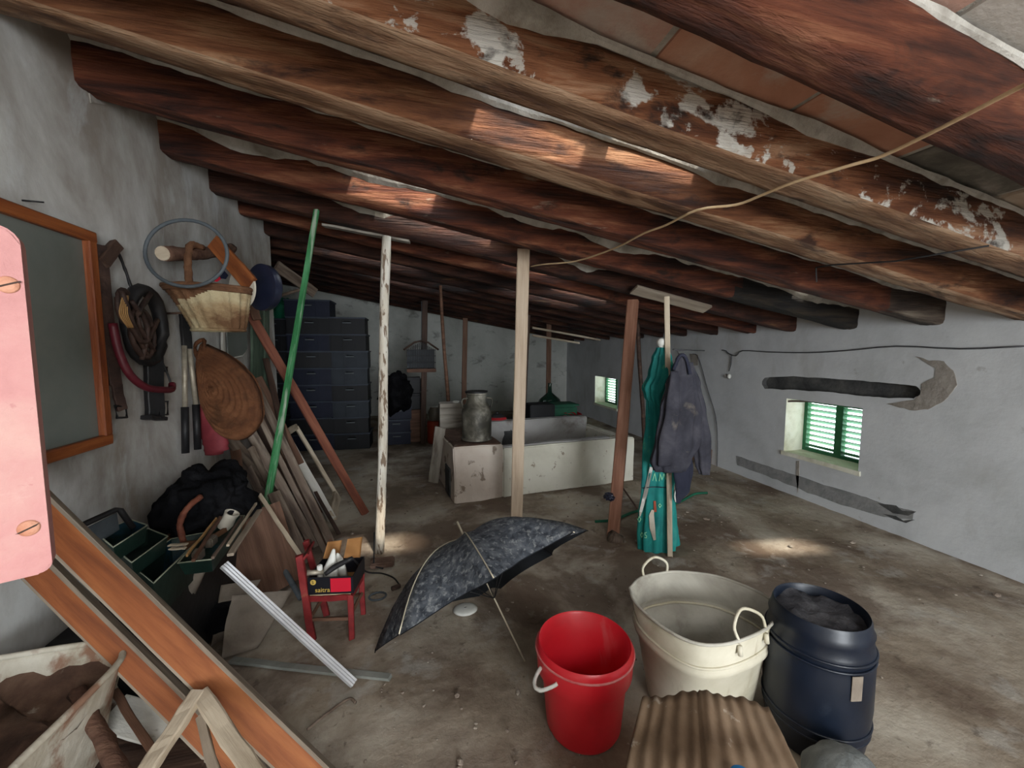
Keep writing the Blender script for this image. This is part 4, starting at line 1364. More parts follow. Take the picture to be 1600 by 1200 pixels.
lathe('pole_knob', [(0.001, -0.042), (0.028, -0.036), (0.02, -0.03), (0.03, -0.02), (0.036, 0), (0.03, 0.022), (0.015, 0.03), (0.001, 0.032)], 'white_plastic', c, pa)
dg = bpy.context.evaluated_depsgraph_get()
bvh = BVHTree.FromObject(body, dg)


def on_cloth(u, v, offm=0.004):
    d = ray(u, v).normalized()
    h = bvh.ray_cast(CAM, d)
    if h[0] is None:
        return px_at(u, v) + NH * 0.03
    return h[0] - d * offm


def cloth_strip(name, path, wpx, m, parent, off=0.012):
    """thin strip lying on the cloth; path of photo points."""
    vs, fs = [], []
    P = []
    for i in range(len(path) - 1):
        for s in range(6):
            P.append((path[i][0] + (path[i + 1][0] - path[i][0]) * s / 6, path[i][1] + (path[i + 1][1] - path[i][1]) * s / 6, wpx[i] + (wpx[i + 1] - wpx[i]) * s / 6))
    P.append((*path[-1], wpx[-1]))
    for i, (u, v, w) in enumerate(P):
        a, b = P[max(i - 1, 0)], P[min(i + 1, len(P) - 1)]
        tx, ty = b[0] - a[0], b[1] - a[1]
        l_ = sqrt(tx * tx + ty * ty)
        nx_, ny_ = -ty / l_, tx / l_
        for s in (-1, 1):
            q = on_cloth(u + nx_ * w / 2 * s, v + ny_ * w / 2 * s, off)
            vs += [q, q - NH * -0.003]
    for i in range(len(P) - 1):
        a, b = i * 4, i * 4 + 4
        fs += [(a, b, b + 2, a + 2), (a + 1, a + 3, b + 3, b + 1), (a, a + 1, b + 1, b), (a + 2, b + 2, b + 3, a + 3)]
    return link(name, vs, fs, m, parent)


cloth_strip('white_strap', [(1018, 730), (1009, 770), (1001, 800)], [5, 6, 4.5], 'white_plastic', pa)
cloth_strip('strap_tip', [(1001, 800), (1000, 807)], [4, 1.2], 'cream_print', pa)
cloth_strip('printed_knife_blade', [(1020, 797), (1018, 806), (1019.5, 825), (1023, 844)], [4, 8, 8.5, 3.5], 'cream_print', pa)
cloth_strip('printed_knife_handle', [(1023, 783), (1024, 800)], [3.6, 4], 'red_print', pa)
cloth_strip('strap_band', [(1004, 763), (1020, 761), (1046, 762)], [1.2, 1.2, 1.2], 'navy_plastic', pa)


def letter(polys, name='printed_letter'):
    for i, path in enumerate(polys):
        cloth_strip(name, path, [1.1] * len(path), 'print_green', pa, off=0.009)


letter([[(1020, 751), (1023, 739), (1025.5, 752)]])
letter([[(1030, 752), (1031.5, 740), (1034.5, 750), (1037.5, 740), (1040.5, 749)]])
letter([[(1003, 832), (1001, 836), (1003, 840), (1005.5, 836), (1003, 832)]])
letter([[(1010.5, 832), (1007.5, 833), (1008, 836), (1010.5, 837.5), (1010, 840.5), (1007, 840)]])
letter([[(998.5, 807), (996.8, 812), (999, 816), (1001.5, 811), (998.5, 807)]])
letter([[(1031, 787), (1029, 790), (1031, 793), (1033.5, 790), (1031, 787)]])

JO = -0.15
jk = thing('hanging_jacket', 'dark blue-grey jacket hanging from the wire right of the folded parasol', 'jacket', px_at(1062, 780, JO))
cloth_loft('jacket_body', [(556, 1058, 1072), (575, 1050, 1084), (600, 1040, 1090), (640, 1030, 1094), (690, 1020, 1096), (722, 1014, 1080), (736, 1020, 1072)], 'jacket_cloth', jk, dyc=JO, folds=7, famp=0.2, depthk=0.42, seed=1, seg=72)
cloth_loft('sleeve', [(566, 1070, 1084), (600, 1078, 1096), (640, 1082, 1104), (690, 1080, 1111), (725, 1086, 1112), (741, 1092, 1110)], 'jacket_cloth', jk, dyc=JO + 0.03, folds=5, famp=0.2, depthk=0.6, seed=4)
cloth_loft('sleeve', [(580, 1046, 1060), (640, 1038, 1062), (700, 1028, 1056), (728, 1026, 1048)], 'jacket_cloth', jk, dyc=JO - 0.05, folds=3, famp=0.14, depthk=0.45, seed=7)
tube('collar', [px_at(1052, 578, JO - 0.04), px_at(1062, 556, JO - 0.03), px_at(1072, 560, JO - 0.02), px_at(1078, 585, JO - 0.04)], 0.012, 'trouser_cloth', jk, wob=0.3)
tube('hanger_loop', [px_at(1062, 556, JO), px_at(1058, 548, JO), px_at(1052, 546, JO)], 0.004, 'wire_dark', jk)
o = cloth_loft('hanging_trousers', [(700, 1054, 1080), (735, 1052, 1084), (765, 1054, 1080), (786, 1056, 1064)], 'trouser_cloth', None, dyc=JO + 0.05, folds=4, famp=0.15, depthk=0.4, seed=3)
tag(o, 'dark trousers hanging below the jacket hem', 'trousers')
tube('belt_end', [px_at(1056, 765, 0.06), px_at(1054, 775, 0.05), px_at(1056, 784, 0.05)], 0.006, 'white_plastic', o)
o = tube('green_hose', [fl(930, 815, 0.01), fl(960, 812, 0.01), fl(990, 800, 0.01), fl(1030, 792, 0.01), fl(1060, 785, 0.01), fl(1085, 772, 0.01), fl(1105, 770, 0.01)], 0.012, 'green_plastic')
tag(o, 'dark green hose lying on the floor behind the parasol', 'hose')
o = tube('thin_stick', [fl(996, 795, 0.01), ay(968, 755, 3.5)], 0.008, 'dark_wood', sm=False)
tag(o, 'thin dark stick leaning by the foot of the reddish prop', 'stick')
p = fl(952, 775, 0.06)
o = blob('blue_rag', atdepth(952, 776, fl(958, 838)), 0.035, 0.04, 0.03, 'navy_plastic', seed=2, amp=0.5)
tag(o, 'small dark blue rag tied at the foot of the reddish prop', 'rag')

# ================================================================== LITTLE RED CHAIR WITH BOX
c1, c2 = fl(488, 1000), fl(550, 997)
dxc = (c2 - c1)
wch = dxc.length
dxc.normalize()
dyc_ = Vector((-dxc.y, dxc.x, 0))
dch = 0.2
zs = 0.24
ch = thing('childs_chair', 'small red painted wooden chair with a cardboard box on its seat', 'chair', c1)


def cp(a, b, z):
    return c1 + dxc * a + dyc_ * b + Vector((0, 0, z))


plank('leg', cp(wch, 0, 0), cp(wch, 0, zs), 0.028, 0.028, 'red_chair', parent=ch)
plank('leg', cp(wch, dch, 0), cp(wch, dch, zs), 0.028, 0.028, 'red_chair', parent=ch)
plank('back_post', cp(0, 0, 0), atdepth(467, 868, cp(-0.04, 0, 0.4)), 0.035, 0.028, 'red_chair', parent=ch)
plank('back_post', cp(0, dch, 0), atdepth(478, 845, cp(-0.03, dch, 0.4)), 0.032, 0.028, 'red_chair', parent=ch)
plank('back_rail', atdepth(476, 872, cp(-0.03, 0.0, 0.35)), atdepth(486, 852, cp(-0.03, dch, 0.4)), 0.05, 0.012, 'red_chair', parent=ch)
for (a, b, z) in (((0, 0), (wch, 0), 0.11), ((0, dch), (wch, dch), 0.11), ((wch, 0), (wch, dch), 0.13), ((0, 0), (0, dch), 0.13)):
    plank('stretcher', cp(*a, z), cp(*b, z), 0.016, 0.016, 'brown_wood', parent=ch)
for (a, b) in (((0, 0), (wch, 0)), ((0, dch), (wch, dch)), ((wch, 0), (wch, dch)), ((0, 0), (0, dch))):
    plank('seat_rail', cp(*a, zs - 0.015), cp(*b, zs - 0.015), 0.02, 0.03, 'red_chair', face=(0, 0, 1), parent=ch)
plank('seat', cp(0.0, dch / 2, zs), cp(wch, dch / 2, zs), dch, 0.012, 'wicker', face=(0, 0, 1), parent=ch)
bx = thing('printed_box', 'black and red printed carton holding white wrappings, on the red chair', 'box', cp(0.02, 0, zs))
zb0 = zs + 0.012
hb = 0.09
bw0, bw1, bd0, bd1 = -0.005, wch + 0.02, -0.012, dch - 0.01


def cbox(name, a0, a1, b0, b1, z0, z1, m, parent):
    vs = [cp(a, b, z) for z in (z0, z1) for b in (b0, b1) for a in (a0, a1)]
    return link(name, vs, [(0, 2, 3, 1), (4, 5, 7, 6), (0, 1, 5, 4), (2, 6, 7, 3), (0, 4, 6, 2), (1, 3, 7, 5)], m, parent)


cbox('box_side', bw0, bw1, bd0, bd0 + 0.004, zb0, zb0 + hb, 'box_black', bx)
cbox('box_side', bw0, bw1, bd1 - 0.004, bd1, zb0, zb0 + hb, 'box_black', bx)
cbox('box_side', bw0, bw0 + 0.004, bd0 + 0.004, bd1 - 0.004, zb0, zb0 + hb, 'box_black', bx)
cbox('box_side', bw1 - 0.004, bw1, bd0 + 0.004, bd1 - 0.004, zb0, zb0 + hb, 'box_black', bx)
cbox('box_bottom', bw0 + 0.004, bw1 - 0.004, bd0 + 0.004, bd1 - 0.004, zb0, zb0 + 0.004, 'carton_orange', bx)
cbox('red_panel', bw0 + (bw1 - bw0) * 0.5, bw1 - 0.012, bd0 - 0.002, bd0, zb0 + 0.012, zb0 + hb * 0.93, 'box_red', bx)
for (a0, a1, hh) in ((0.0, 0.085, 0.085), (0.11, wch, 0.1)):
    o = sheet('box_flap', [cp(a0, bd1 - 0.01, zb0 + hb), cp(a1, bd1 - 0.01, zb0 + hb), cp(a1 + 0.005, bd1 + 0.03, zb0 + hb + hh), cp(a0 + 0.012, bd1 + 0.03, zb0 + hb + hh * 0.9)], 'carton_orange', nu=8, nv=5, amp=0.006, fr=12, parent=bx)


def text(name, s, size, m, parent, P, xdir, up, align='LEFT', ext=0.0008):
    cu = bpy.data.curves.new(name, 'FONT')
    cu.body = s
    cu.size = size
    cu.extrude = ext
    cu.align_x = align
    tmp = bpy.data.objects.new('tmp', cu)
    COL.objects.link(tmp)
    dg = bpy.context.evaluated_depsgraph_get()
    me = bpy.data.meshes.new_from_object(tmp.evaluated_get(dg))
    bpy.data.objects.remove(tmp)
    me.name = name
    o = bpy.data.objects.new(name, me)
    COL.objects.link(o)
    me.materials.clear()
    me.materials.append(MATS[m])
    x = Vector(xdir).normalized()
    y = Vector(up).normalized()
    z = x.cross(y)
    M = Matrix((x, y, z)).transposed().to_4x4()
    M.translation = P
    o.matrix_world = M
    o.parent = parent
    o.matrix_parent_inverse = Matrix.Translation(-Vector(parent.location))
    return o


text('box_lettering', 'saitra', 0.034, 'gold_print', bx, cp(0.03, bd0 - 0.002, zb0 + 0.014), dxc, (0, 0, 1))
o = lathe('round_emblem', [(0.001, 0), (0.014, 0), (0.014, 0.002), (0.001, 0.002)], 'gold_print', cp(0.022, bd0, zb0 + hb * 0.74), bx, seg=20, tilt=Vector((-dyc_)).to_track_quat('Z', 'Y').to_matrix())
text('emblem_letter', 'S', 0.022, 'box_black', bx, cp(0.0155, bd0 - 0.0025, zb0 + hb * 0.74 - 0.007), dxc, (0, 0, 1))
o = loft('white_wrapping', [[cp(0.075 + 0.045 * cos(t) * k - 0.0 + o1, 0.08 + 0.03 * sin(t) * k, z) for t in [2 * pi * j / 12 for j in range(12)]] for (z, k, o1) in ((zb0 + 0.02, 0.9, 0), (zb0 + hb, 0.8, 0), (zb0 + hb + 0.05, 0.45, 0.01), (zb0 + hb + 0.10, 0.18, 0.02), (zb0 + hb + 0.105, 0.03, 0.02))], 'white_plastic')
tag(o, 'tall white plastic wrapping peaking out of the carton', 'wrapping')
for (a, zz, r_) in ((0.03, 0.03, 0.018), (0.135, 0.04, 0.022)):
    pass
o = loft('white_roll', [[cp(0.032 + 0.014 * cos(t) * k, 0.05 + 0.014 * sin(t) * k, z) for t in [2 * pi * j / 12 for j in range(12)]] for (z, k) in ((zb0 + 0.02, 1), (zb0 + hb + 0.03, 1), (zb0 + hb + 0.035, 0.5))], 'white_plastic')
tag(o, 'short white roll at the left end of the carton', 'roll')
o = loft('white_bag', [[cp(0.13 + 0.024 * cos(t) * k + (z - zb0) * -0.2, 0.12 + 0.02 * sin(t) * k, z) for t in [2 * pi * j / 12 for j in range(12)]] for (z, k) in ((zb0 + 0.02, 1), (zb0 + hb, 1), (zb0 + hb + 0.035, 0.8), (zb0 + hb + 0.06, 0.2))], 'white_plastic')
tag(o, 'folded white bag behind the tall wrapping in the carton', 'bag')
gun = thing('black_soldering_iron', 'black hand tool with a long black cable lying across the carton', 'tool', cp(0.1, 0.03, zb0 + hb))
tube('tool_handle', [cp(0.07, 0.02, zb0 + hb + 0.0), cp(0.12, 0.04, zb0 + hb + 0.03), cp(wch, 0.05, zb0 + hb + 0.065)], lambda s: 0.011 + 0.004 * sin(pi * s), 'black_metal', gun, sub=4)
P_ = [cp(wch, 0.05, zb0 + hb + 0.065), fl(572, 893, 0.22), fl(597, 896, 0.12), fl(615, 903, 0.04), fl(625, 915, 0.015)]
tube('cable', P_, 0.005, 'black_metal', gun)
tube('plug', [fl(625, 915, 0.015), fl(612, 920, 0.015)], 0.014, 'dark_wood', gun, sub=1)
o = tube('torch', [cp(-0.02, 0.02, zb0 + hb + 0.01), cp(0.05, 0.05, zb0 + hb - 0.005)], 0.013, 'old_metal')
tag(o, 'small metal torch sticking out left of the carton', 'torch')

# brick and rod by the white prop, flat ring, small floor bits
q = fl(597, 886)
o = box('half_brick', q.x - 0.08, q.x + 0.08, q.y - 0.02, q.y + 0.08, 0, 0.035, 'brick_red', bev=0.008, wob=0.004, cuts=2)
tag(o, 'flat brown half brick at the foot of the round white prop', 'brick')
o = tube('bent_rod', [ay(585, 832, q.y - 0.02), fl(584, 885, 0.01), fl(598, 888, 0.042)], 0.006, 'black_metal', sm=False)
tag(o, 'bent iron rod standing on the half brick', 'rod')
q = fl(590, 933)
o = tube('rusty_ring', [q + Vector((0.05 * cos(a), 0.04 * sin(a), 0.006)) for a in [2 * pi * i / 14 for i in range(14)]], 0.006, 'rubber_grey', closed=True, sub=1)
tag(o, 'flattened dark ring on the floor right of the red chair', 'ring')
o = tube('twig', [fl(480, 1140, 0.006), fl(515, 1112, 0.01), fl(545, 1092, 0.01), fl(556, 1098, 0.006)], 0.006, 'driftwood')
tag(o, 'dry forked twig on the pale floor in the foreground', 'twig')

# loose grit
bm = bmesh.new()
rr = random.Random(11)
for i in range(900):
    y = rr.uniform(1.2, 6.5)
    x = rr.uniform(-0.3, 3.7) if y < 3 else rr.uniform(-1.2, 3.7)
    s = rr.uniform(0.002, 0.008) * (1 + (rr.random() > 0.95) * 1.5)
    M = Matrix.Translation((x, y, s * 0.3)) @ Matrix.Rotation(rr.uniform(0, 6), 4, 'Z') @ Matrix.Diagonal((s * rr.uniform(0.7, 1.8), s, s * 0.6, 1))
    bmesh.ops.create_icosphere(bm, subdivisions=1, radius=1, matrix=M)
o = bmlink('floor_grit', bm, 'debris')
tag(o, 'loose grit and plaster crumbs scattered over the dirt floor', 'grit', kind='stuff')

# ================================================================== THE LEFT WALL AND WHAT HANGS ON IT
mat('green_door', [(0.035, 0.06, 0.04), (0.07, 0.11, 0.075), (0.13, 0.17, 0.12)], sc=4, st=(1, 5, 5), rough=0.7, bump=0.3)
mat('log_bark', [(0.05, 0.022, 0.014), (0.1, 0.05, 0.032), (0.16, 0.09, 0.06)], sc=5, st=(1, 4, 4), rough=0.9, bump=0.8)
XW = XL + 0.012


def W_(u, v, o=0.02):
    return ax(u, v, XL + o)


# framed glass panel
tr, brc = W_(144, 362, 0.03), W_(178, 692, 0.03)
yR = (tr.y + brc.y) / 2
zT, zB = tr.z, brc.z
yL = yR - 1.15
fr = thing('framed_panel', 'large dusty glass panel in an orange-brown wooden frame on the left wall', 'frame', (XL + 0.02, (yL + yR) / 2, zB))
bwf = 0.045
for (a, b) in (((yL, zT - bwf / 2), (yR, zT - bwf / 2)), ((yL, zB + bwf / 2), (yR, zB + bwf / 2))):
    plank('frame_rail', (XL + 0.02, *a), (XL + 0.02, *b), bwf, 0.034, 'frame_wood', face=(1, 0, 0), parent=fr, wob=0.0)
for y in (yL + bwf / 2, yR - bwf / 2):
    plank('frame_stile', (XL + 0.021, y, zB + bwf), (XL + 0.021, y, zT - bwf), bwf, 0.034, 'frame_wood', face=(1, 0, 0), parent=fr, wob=0.0)
box('glass', XL + 0.004, XL + 0.012, yL + bwf * 0.8, yR - bwf * 0.8, zB + bwf * 0.8, zT - bwf * 0.8, 'dusty_glass', fr)
q = W_(34, 313, 0.0)
o = tube('nail', [q, q + Vector((0.05, 0.02, 0.004))], 0.003, 'black_metal', sm=False)
tag(o, 'iron nail sticking out of the wall above the framed panel', 'nail')

# harness straps, collar, tools
hs = thing('leather_strap', 'long dark leather strap with a square buckle right of the framed panel', 'strap', W_(170, 650, 0.03))
plank('strap', W_(154, 382, 0.03), W_(180, 600, 0.03), 0.055, 0.014, 'dark_leather', face=(1, -0.3, 0), parent=hs)
plank('strap', W_(180, 596, 0.03), W_(191, 640, 0.03), 0.045, 0.012, 'dark_leather', face=(1, -0.3, 0), parent=hs)
tube('buckle', [W_(180, 634, 0.03), W_(197, 636, 0.03), W_(198, 652, 0.03), W_(183, 653, 0.03)], 0.006, 'black_metal', hs, closed=True, sub=1, sm=False)
hk = thing('wall_bracket', 'short dark wooden bracket with a twisted cord at the top of the strap', 'bracket', W_(165, 400, 0.03))
plank('bracket_arm', W_(160, 412, 0.04), W_(182, 382, 0.04), 0.05, 0.03, 'dark_wood', face=(1, -0.3, 0), parent=hk)
tube('twisted_cord', [W_(182, 388, 0.04), W_(195, 420, 0.04), W_(207, 455, 0.05)], 0.006, 'black_metal', hk, wob=0.6)

hc = thing('harness_collar', 'black padded harness collar with tangled straps on the left wall', 'harness', W_(220, 510, 0.05))


def ellpx(uc, vc, ru, rv, n=20, o=0.05, tilt=0.0, a0=0, a1=2 * pi):
    out = []
    for i in range(n):
        a = a0 + (a1 - a0) * i / (n if a1 - a0 > 6.2 else n - 1)
        x, y = ru * cos(a), rv * sin(a)
        out.append(W_(uc + x * cos(tilt) - y * sin(tilt), vc + x * sin(tilt) + y * cos(tilt), o))
    return out


tube('collar_ring', ellpx(226, 508, 26, 56, o=0.06, tilt=-0.12), 0.03, 'black_metal', hc, closed=True, sub=1, wob=0.2)
tube('inner_ring', ellpx(222, 520, 17, 38, o=0.09, tilt=-0.2), 0.012, 'dark_leather', hc, closed=True, sub=1, wob=0.2)
tube('side_loop', ellpx(196, 480, 12, 28, o=0.06, tilt=-0.2), 0.01, 'dark_leather', hc, closed=True, sub=1, wob=0.2)
for i, (a, b, c) in enumerate((((190, 455), (205, 500), (232, 560)), ((235, 458), (215, 500), (240, 548)), ((205, 470), (230, 510), (222, 562)), ((198, 500), (225, 535), (246, 500)))):
    tube('cross_strap', [W_(*a, 0.1), W_(*b, 0.11), W_(*c, 0.09)], 0.011, 'dark_leather', hc, wob=0.3)
for i in range(5):
    tube('twine_strand', [W_(192 + i * 2, 462, 0.1), W_(187 + i * 3, 490, 0.12), W_(200 + i * 2, 512, 0.12)], 0.0028, 'twine', hc)
ms = thing('metal_shear', 'dark iron cutter with square clamps hanging below the harness collar', 'tool', W_(240, 600, 0.04))
plank('blade_body', W_(240, 556, 0.05), W_(242, 655, 0.04), 0.085, 0.03, 'black_metal', face=(1, -0.4, 0), parent=ms)
tube('clamp', [W_(246, 574, 0.06), W_(261, 574, 0.06), W_(261, 580, 0.06), W_(247, 580, 0.06)], 0.005, 'black_metal', ms, closed=True, sub=1, sm=False)
tube('clamp', [W_(250, 628, 0.06), W_(262, 627, 0.06), W_(262, 648, 0.06), W_(249, 648, 0.06)], 0.005, 'black_metal', ms, closed=True, sub=1, sm=False)
plank('foot', W_(228, 652, 0.04), W_(253, 654, 0.05), 0.02, 0.05, 'black_metal', face=(1, 0, 0), parent=ms)
cu_ = thing('curved_red_handle', 'curved burgundy tool handle sweeping under the harness collar', 'handle', W_(215, 600, 0.08))
tube('grip', [W_(176, 505, 0.05), W_(186, 550, 0.06), W_(203, 585, 0.08), W_(228, 605, 0.1), W_(255, 609, 0.11), W_(268, 608, 0.1), W_(269, 600, 0.09)], 0.017, 'burgundy', cu_)
tube('wire_stem', [W_(268, 602, 0.09), W_(262, 585, 0.08), W_(250, 558, 0.07)], 0.005, 'black_metal', cu_)

lp = thing('loppers', 'long-handled pruning loppers with black grips hanging on the left wall', 'loppers', W_(298, 620, 0.03))
tube('handle', [W_(288, 540, 0.03), W_(289, 640, 0.03)], 0.014, 'old_metal', lp, sm=False)
tube('handle', [W_(295, 540, 0.03), W_(307, 640, 0.03)], 0.014, 'old_metal', lp, sm=False)
tube('grip', [W_(289, 636, 0.03), W_(290, 708, 0.03)], 0.02, 'black_metal', lp, sm=False)
tube('grip', [W_(306, 632, 0.03), W_(309, 702, 0.03)], 0.02, 'black_metal', lp, sm=False)
plank('blade', W_(288, 490, 0.03), W_(293, 545, 0.03), 0.06, 0.02, 'black_metal', face=(1, -0.4, 0), parent=lp)
o = tube('wall_peg', [W_(254, 490, 0.0), W_(282, 489, 0.12)], 0.006, 'dark_wood', sm=False)
tag(o, 'thin wooden peg in the wall between harness and basket', 'peg')

# log, wicker basket, hoop, lids
o = tube('log', [W_(254, 396, 0.1), W_(300, 397, 0.14), W_(340, 393, 0.16), W_(362, 388, 0.16)], lambda s: 0.038 - 0.006 * s, 'log_bark', wob=0.2, seg=14)
tag(o, 'short barked log with a pale sawn end hung above the wicker basket', 'log')
a, b = W_(254, 396, 0.1), W_(300, 397, 0.14)
dlog = (b - a).normalized()
lathe('sawn_end', [(0.001, 0), (0.034, 0.0), (0.037, 0.006), (0.001, 0.007)], 'pale_wood', a - dlog * 0.006, o, seg=16, tilt=dlog.to_track_quat('Z', 'Y').to_matrix())
bc_ = ax(330, 480, XL + 0.24)
ba = thing('wicker_basket', 'wide wicker basket, dark above and pale below, hanging under the log', 'basket', bc_)
kb = mpp(bc_)


def bkring(uc, vc, ru, dep, sag_=0.0, tl=0.0):
    c_ = atdepth(uc, vc, bc_)
    return [c_ + RGT * (ru * kb * cos(t)) + NH * (dep * sin(t)) + Vector((0, 0, -tl * cos(t) * ru * kb + sag_ * abs(cos(t)))) for t in [2 * pi * j / 72 for j in range(72)]]


rows = [(342, 516, 37, 0.09), (341, 508, 40, 0.1), (338, 495, 44, 0.115), (334, 480, 49, 0.13), (330, 466, 54, 0.14), (326, 456, 59, 0.15), (325, 452, 61, 0.152)]
N_ = 30
rings = []
for i in range(N_ + 1):
    f = i / N_ * (len(rows) - 1)
    k0 = min(int(f), len(rows) - 2)
    g = f - k0
    q = [rows[k0][j] * (1 - g) + rows[k0 + 1][j] * g for j in range(4)]
    rg = bkring(q[0], q[1], q[2], q[3], 0.0, 0.03)
    c_ = sum(rg, Vector()) / 72
    rg = [c_ + (p_ - c_) * (1 + 0.045 * cos(j * pi / 2) + 0.012 * (1 if (j // 2 + i) % 2 else -1)) for j, p_ in enumerate(rg)]
    rings.append(rg)
inn = [[(sum(r, Vector()) / 72) + (p_ - sum(r, Vector()) / 72) * 0.93 for p_ in r] for r in rings[::-1]]
wbk = loft('woven_body', rings + inn[:-3], ['wicker', 'wicker_brown'], ba, cap=True)
for f in wbk.data.polygons:
    c3 = f.center
    if (c3 - bc_).dot(RGT) * -0.35 + (c3.z - bc_.z) + 0.05 * noise.noise(c3 * 14) > 0.035 or f.index > 72 * N_:
        f.material_index = 1
tube('rim_braid', bkring(325, 450, 62, 0.155, 0.0, 0.03)[::2], 0.012, 'wicker_brown', ba, closed=True, sub=1, wob=0.4)
for tt in (0.35, 0.8):
    tube('rim_band', bkring(325 + 2 * tt, 452 + 5 * tt, 62 - 1.5 * tt, 0.156, 0, 0.03)[::3], 0.007, 'wicker_brown', ba, closed=True, sub=1, wob=0.3)
tube('base_braid', bkring(342, 516, 38, 0.095)[::3], 0.008, 'wicker', ba, closed=True, sub=1, wob=0.3)
o = tube('basket_handle', [atdepth(329, 452, bc_) - NH * 0.15, atdepth(320, 425, bc_) - NH * 0.12, atdepth(312, 400, bc_) - NH * 0.08, atdepth(306, 384, bc_) - NH * 0.03, atdepth(303, 383, bc_) + NH * 0.06], 0.018, 'wicker_brown', ba, wob=0.3)
o = plank('orange_board', atdepth(318, 372, bc_) + NH * 0.08, atdepth(384, 442, bc_) + NH * 0.04, 0.085, 0.025, 'orange_wood', face=tuple(-NH), taper=1.1)
tag(o, 'orange-brown board slanting behind the hoop into the wicker basket', 'board')
c_ = atdepth(340, 410, bc_) - NH * 0.22
kc = mpp(c_)
o = tube('metal_hoop', [c_ + RGT * (57 * kc * cos(t)) + UPV * (52 * kc * sin(t)) + NH * 0.03 * cos(t) for t in [2 * pi * j / 40 for j in range(40)]], 0.009, 'rubber_grey', closed=True, sub=1)
tag(o, 'thin grey metal hoop hanging in front of the log', 'hoop')
c_ = atdepth(383, 443, bc_) + NH * 0.14
kc = mpp(c_)
dr = thing('navy_drum', 'navy blue drum with a cream, red and blue printed side behind the basket', 'drum', c_)
ndir = (-(NH) * 0.85 - RGT * 0.4).normalized()
tl_ = ndir.to_track_quat('Z', 'Y').to_matrix()
lathe('drum_shell', [(0.001, -0.05), (34 * kc, -0.05), (36 * kc, -0.03), (36 * kc, 0.0), (30 * kc, 0.004), (0.001, 0.004)], 'navy_plastic', c_, dr, seg=40, tilt=tl_)
c2_ = atdepth(362, 446, bc_) + NH * 0.1
lathe('printed_face', [(0.001, 0), (31 * kc, 0), (31 * kc, 0.012), (0.001, 0.014)], 'cream_print', c2_, dr, seg=40, tilt=tl_)
slab_poly('red_print', [atdepth(u, v, c2_) - NH * 0.035 for u, v in ((338, 440), (350, 424), (354, 436), (346, 442))], -NH, 0.002, 'box_red', dr)
slab_poly('blue_print', [atdepth(u, v, c2_) - NH * 0.038 for u, v in ((350, 430), (357, 424), (364, 432), (360, 438), (352, 437))], -NH, 0.002, 'navy_plastic', dr)
slab_poly('red_print', [atdepth(u, v, c_) - NH * 0.03 for u, v in ((384, 452), (388, 458), (387, 470), (384, 462))], -NH, 0.002, 'box_red', dr)
# small framed mirror
mi = thing('small_mirror', 'small dull mirror with a pale rounded frame under the wicker basket', 'mirror', W_(368, 540, 0.02))
M4 = [W_(u, v, 0.03) for u, v in ((352, 505), (384, 503), (386, 545), (378, 556), (356, 560))]
slab_poly('mirror_glass', M4, (1, 0, 0), 0.006, 'dusty_glass', mi)
tube('mirror_frame', M4, 0.008, 'white_plastic', mi, closed=True, sub=1, sm=False)
plank('pale_batten', W_(348, 500, 0.02), W_(349, 562, 0.02), 0.04, 0.016, 'white_paint_wood', face=(1, 0, 0), parent=mi)

# esparto bag and red cloth bag
ec = ax(360, 610, XL + 0.2)
eo = [(318, 535), (312, 560), (314, 600), (322, 640), (340, 672), (365, 688), (392, 682), (410, 655), (409, 625), (400, 598), (378, 570), (350, 550), (330, 541)]
eb = thing('esparto_bag', 'rust-brown coiled esparto bag with looped handle hanging right of the loppers', 'bag', ec)
ko = [atdepth(u, v, ec) for u, v in eo]
c0_ = atdepth(330, 600, ec)
out = smooth_path(ko + [ko[0]], 5)[:-1]
rings = []
nr = 34
A_ = atdepth(318, 545, ec)
for side in (1, -1):
    seq = range(nr + 1) if side == 1 else range(nr - 1, 0, -1)
    for i in seq:
        f = i / nr
        f2 = max(1 - f, 0.012)
        bul = 0.09 * sqrt(max(0, 1 - (1 - f) ** 2)) + (0.011 * abs(sin(f * pi * 8.5)) if f > 0 else 0)
        base = A_.lerp(atdepth(352, 622, ec), 0.75 if f < 1 else 0.75)
        rings.append([base + (p_ - base) * f2 - NH * bul * side + noise.noise_vector(p_ * 30 + Vector((f * 8, 0, 0))) * 0.004 for p_ in out])
loft('coiled_body', rings, 'esparto', eb, cap=True)
tube('handle', [atdepth(316, 562, ec) - NH * 0.03, atdepth(311, 542, ec) - NH * 0.04, atdepth(318, 531, ec), atdepth(326, 545, ec) - NH * 0.04, atdepth(330, 556, ec) - NH * 0.04], 0.012, 'esparto', eb, wob=0.4)
rc = ax(330, 680, XL + 0.07)
rings = []
for i in range(25):
    f = i / 24
    v = 632 + (709 - 632) * f
    ul = 312 + (320 - 312) * f * f - 2 * sin(f * 5)
    ur = 330 + 26 * sin(min(1, f * 1.25) * pi / 2) - (8 if f > 0.92 else 0)
    a, b = atdepth(ul, v, rc), atdepth(ur, v, rc)
    c_ = (a + b) / 2
    r_ = (b - a).length / 2
    k = 1 + (0.05 * sin(f * 50) if f > 0.6 else 0.0)
    rings.append([c_ + RGT * r_ * k * cos(t) + NH * 0.045 * k * sin(t) for t in [2 * pi * j / 28 for j in range(28)]])
o = loft('red_cloth_bag', rings, 'red_cloth')
tag(o, 'red cloth bag with folded bottom hanging below the esparto bag', 'bag')

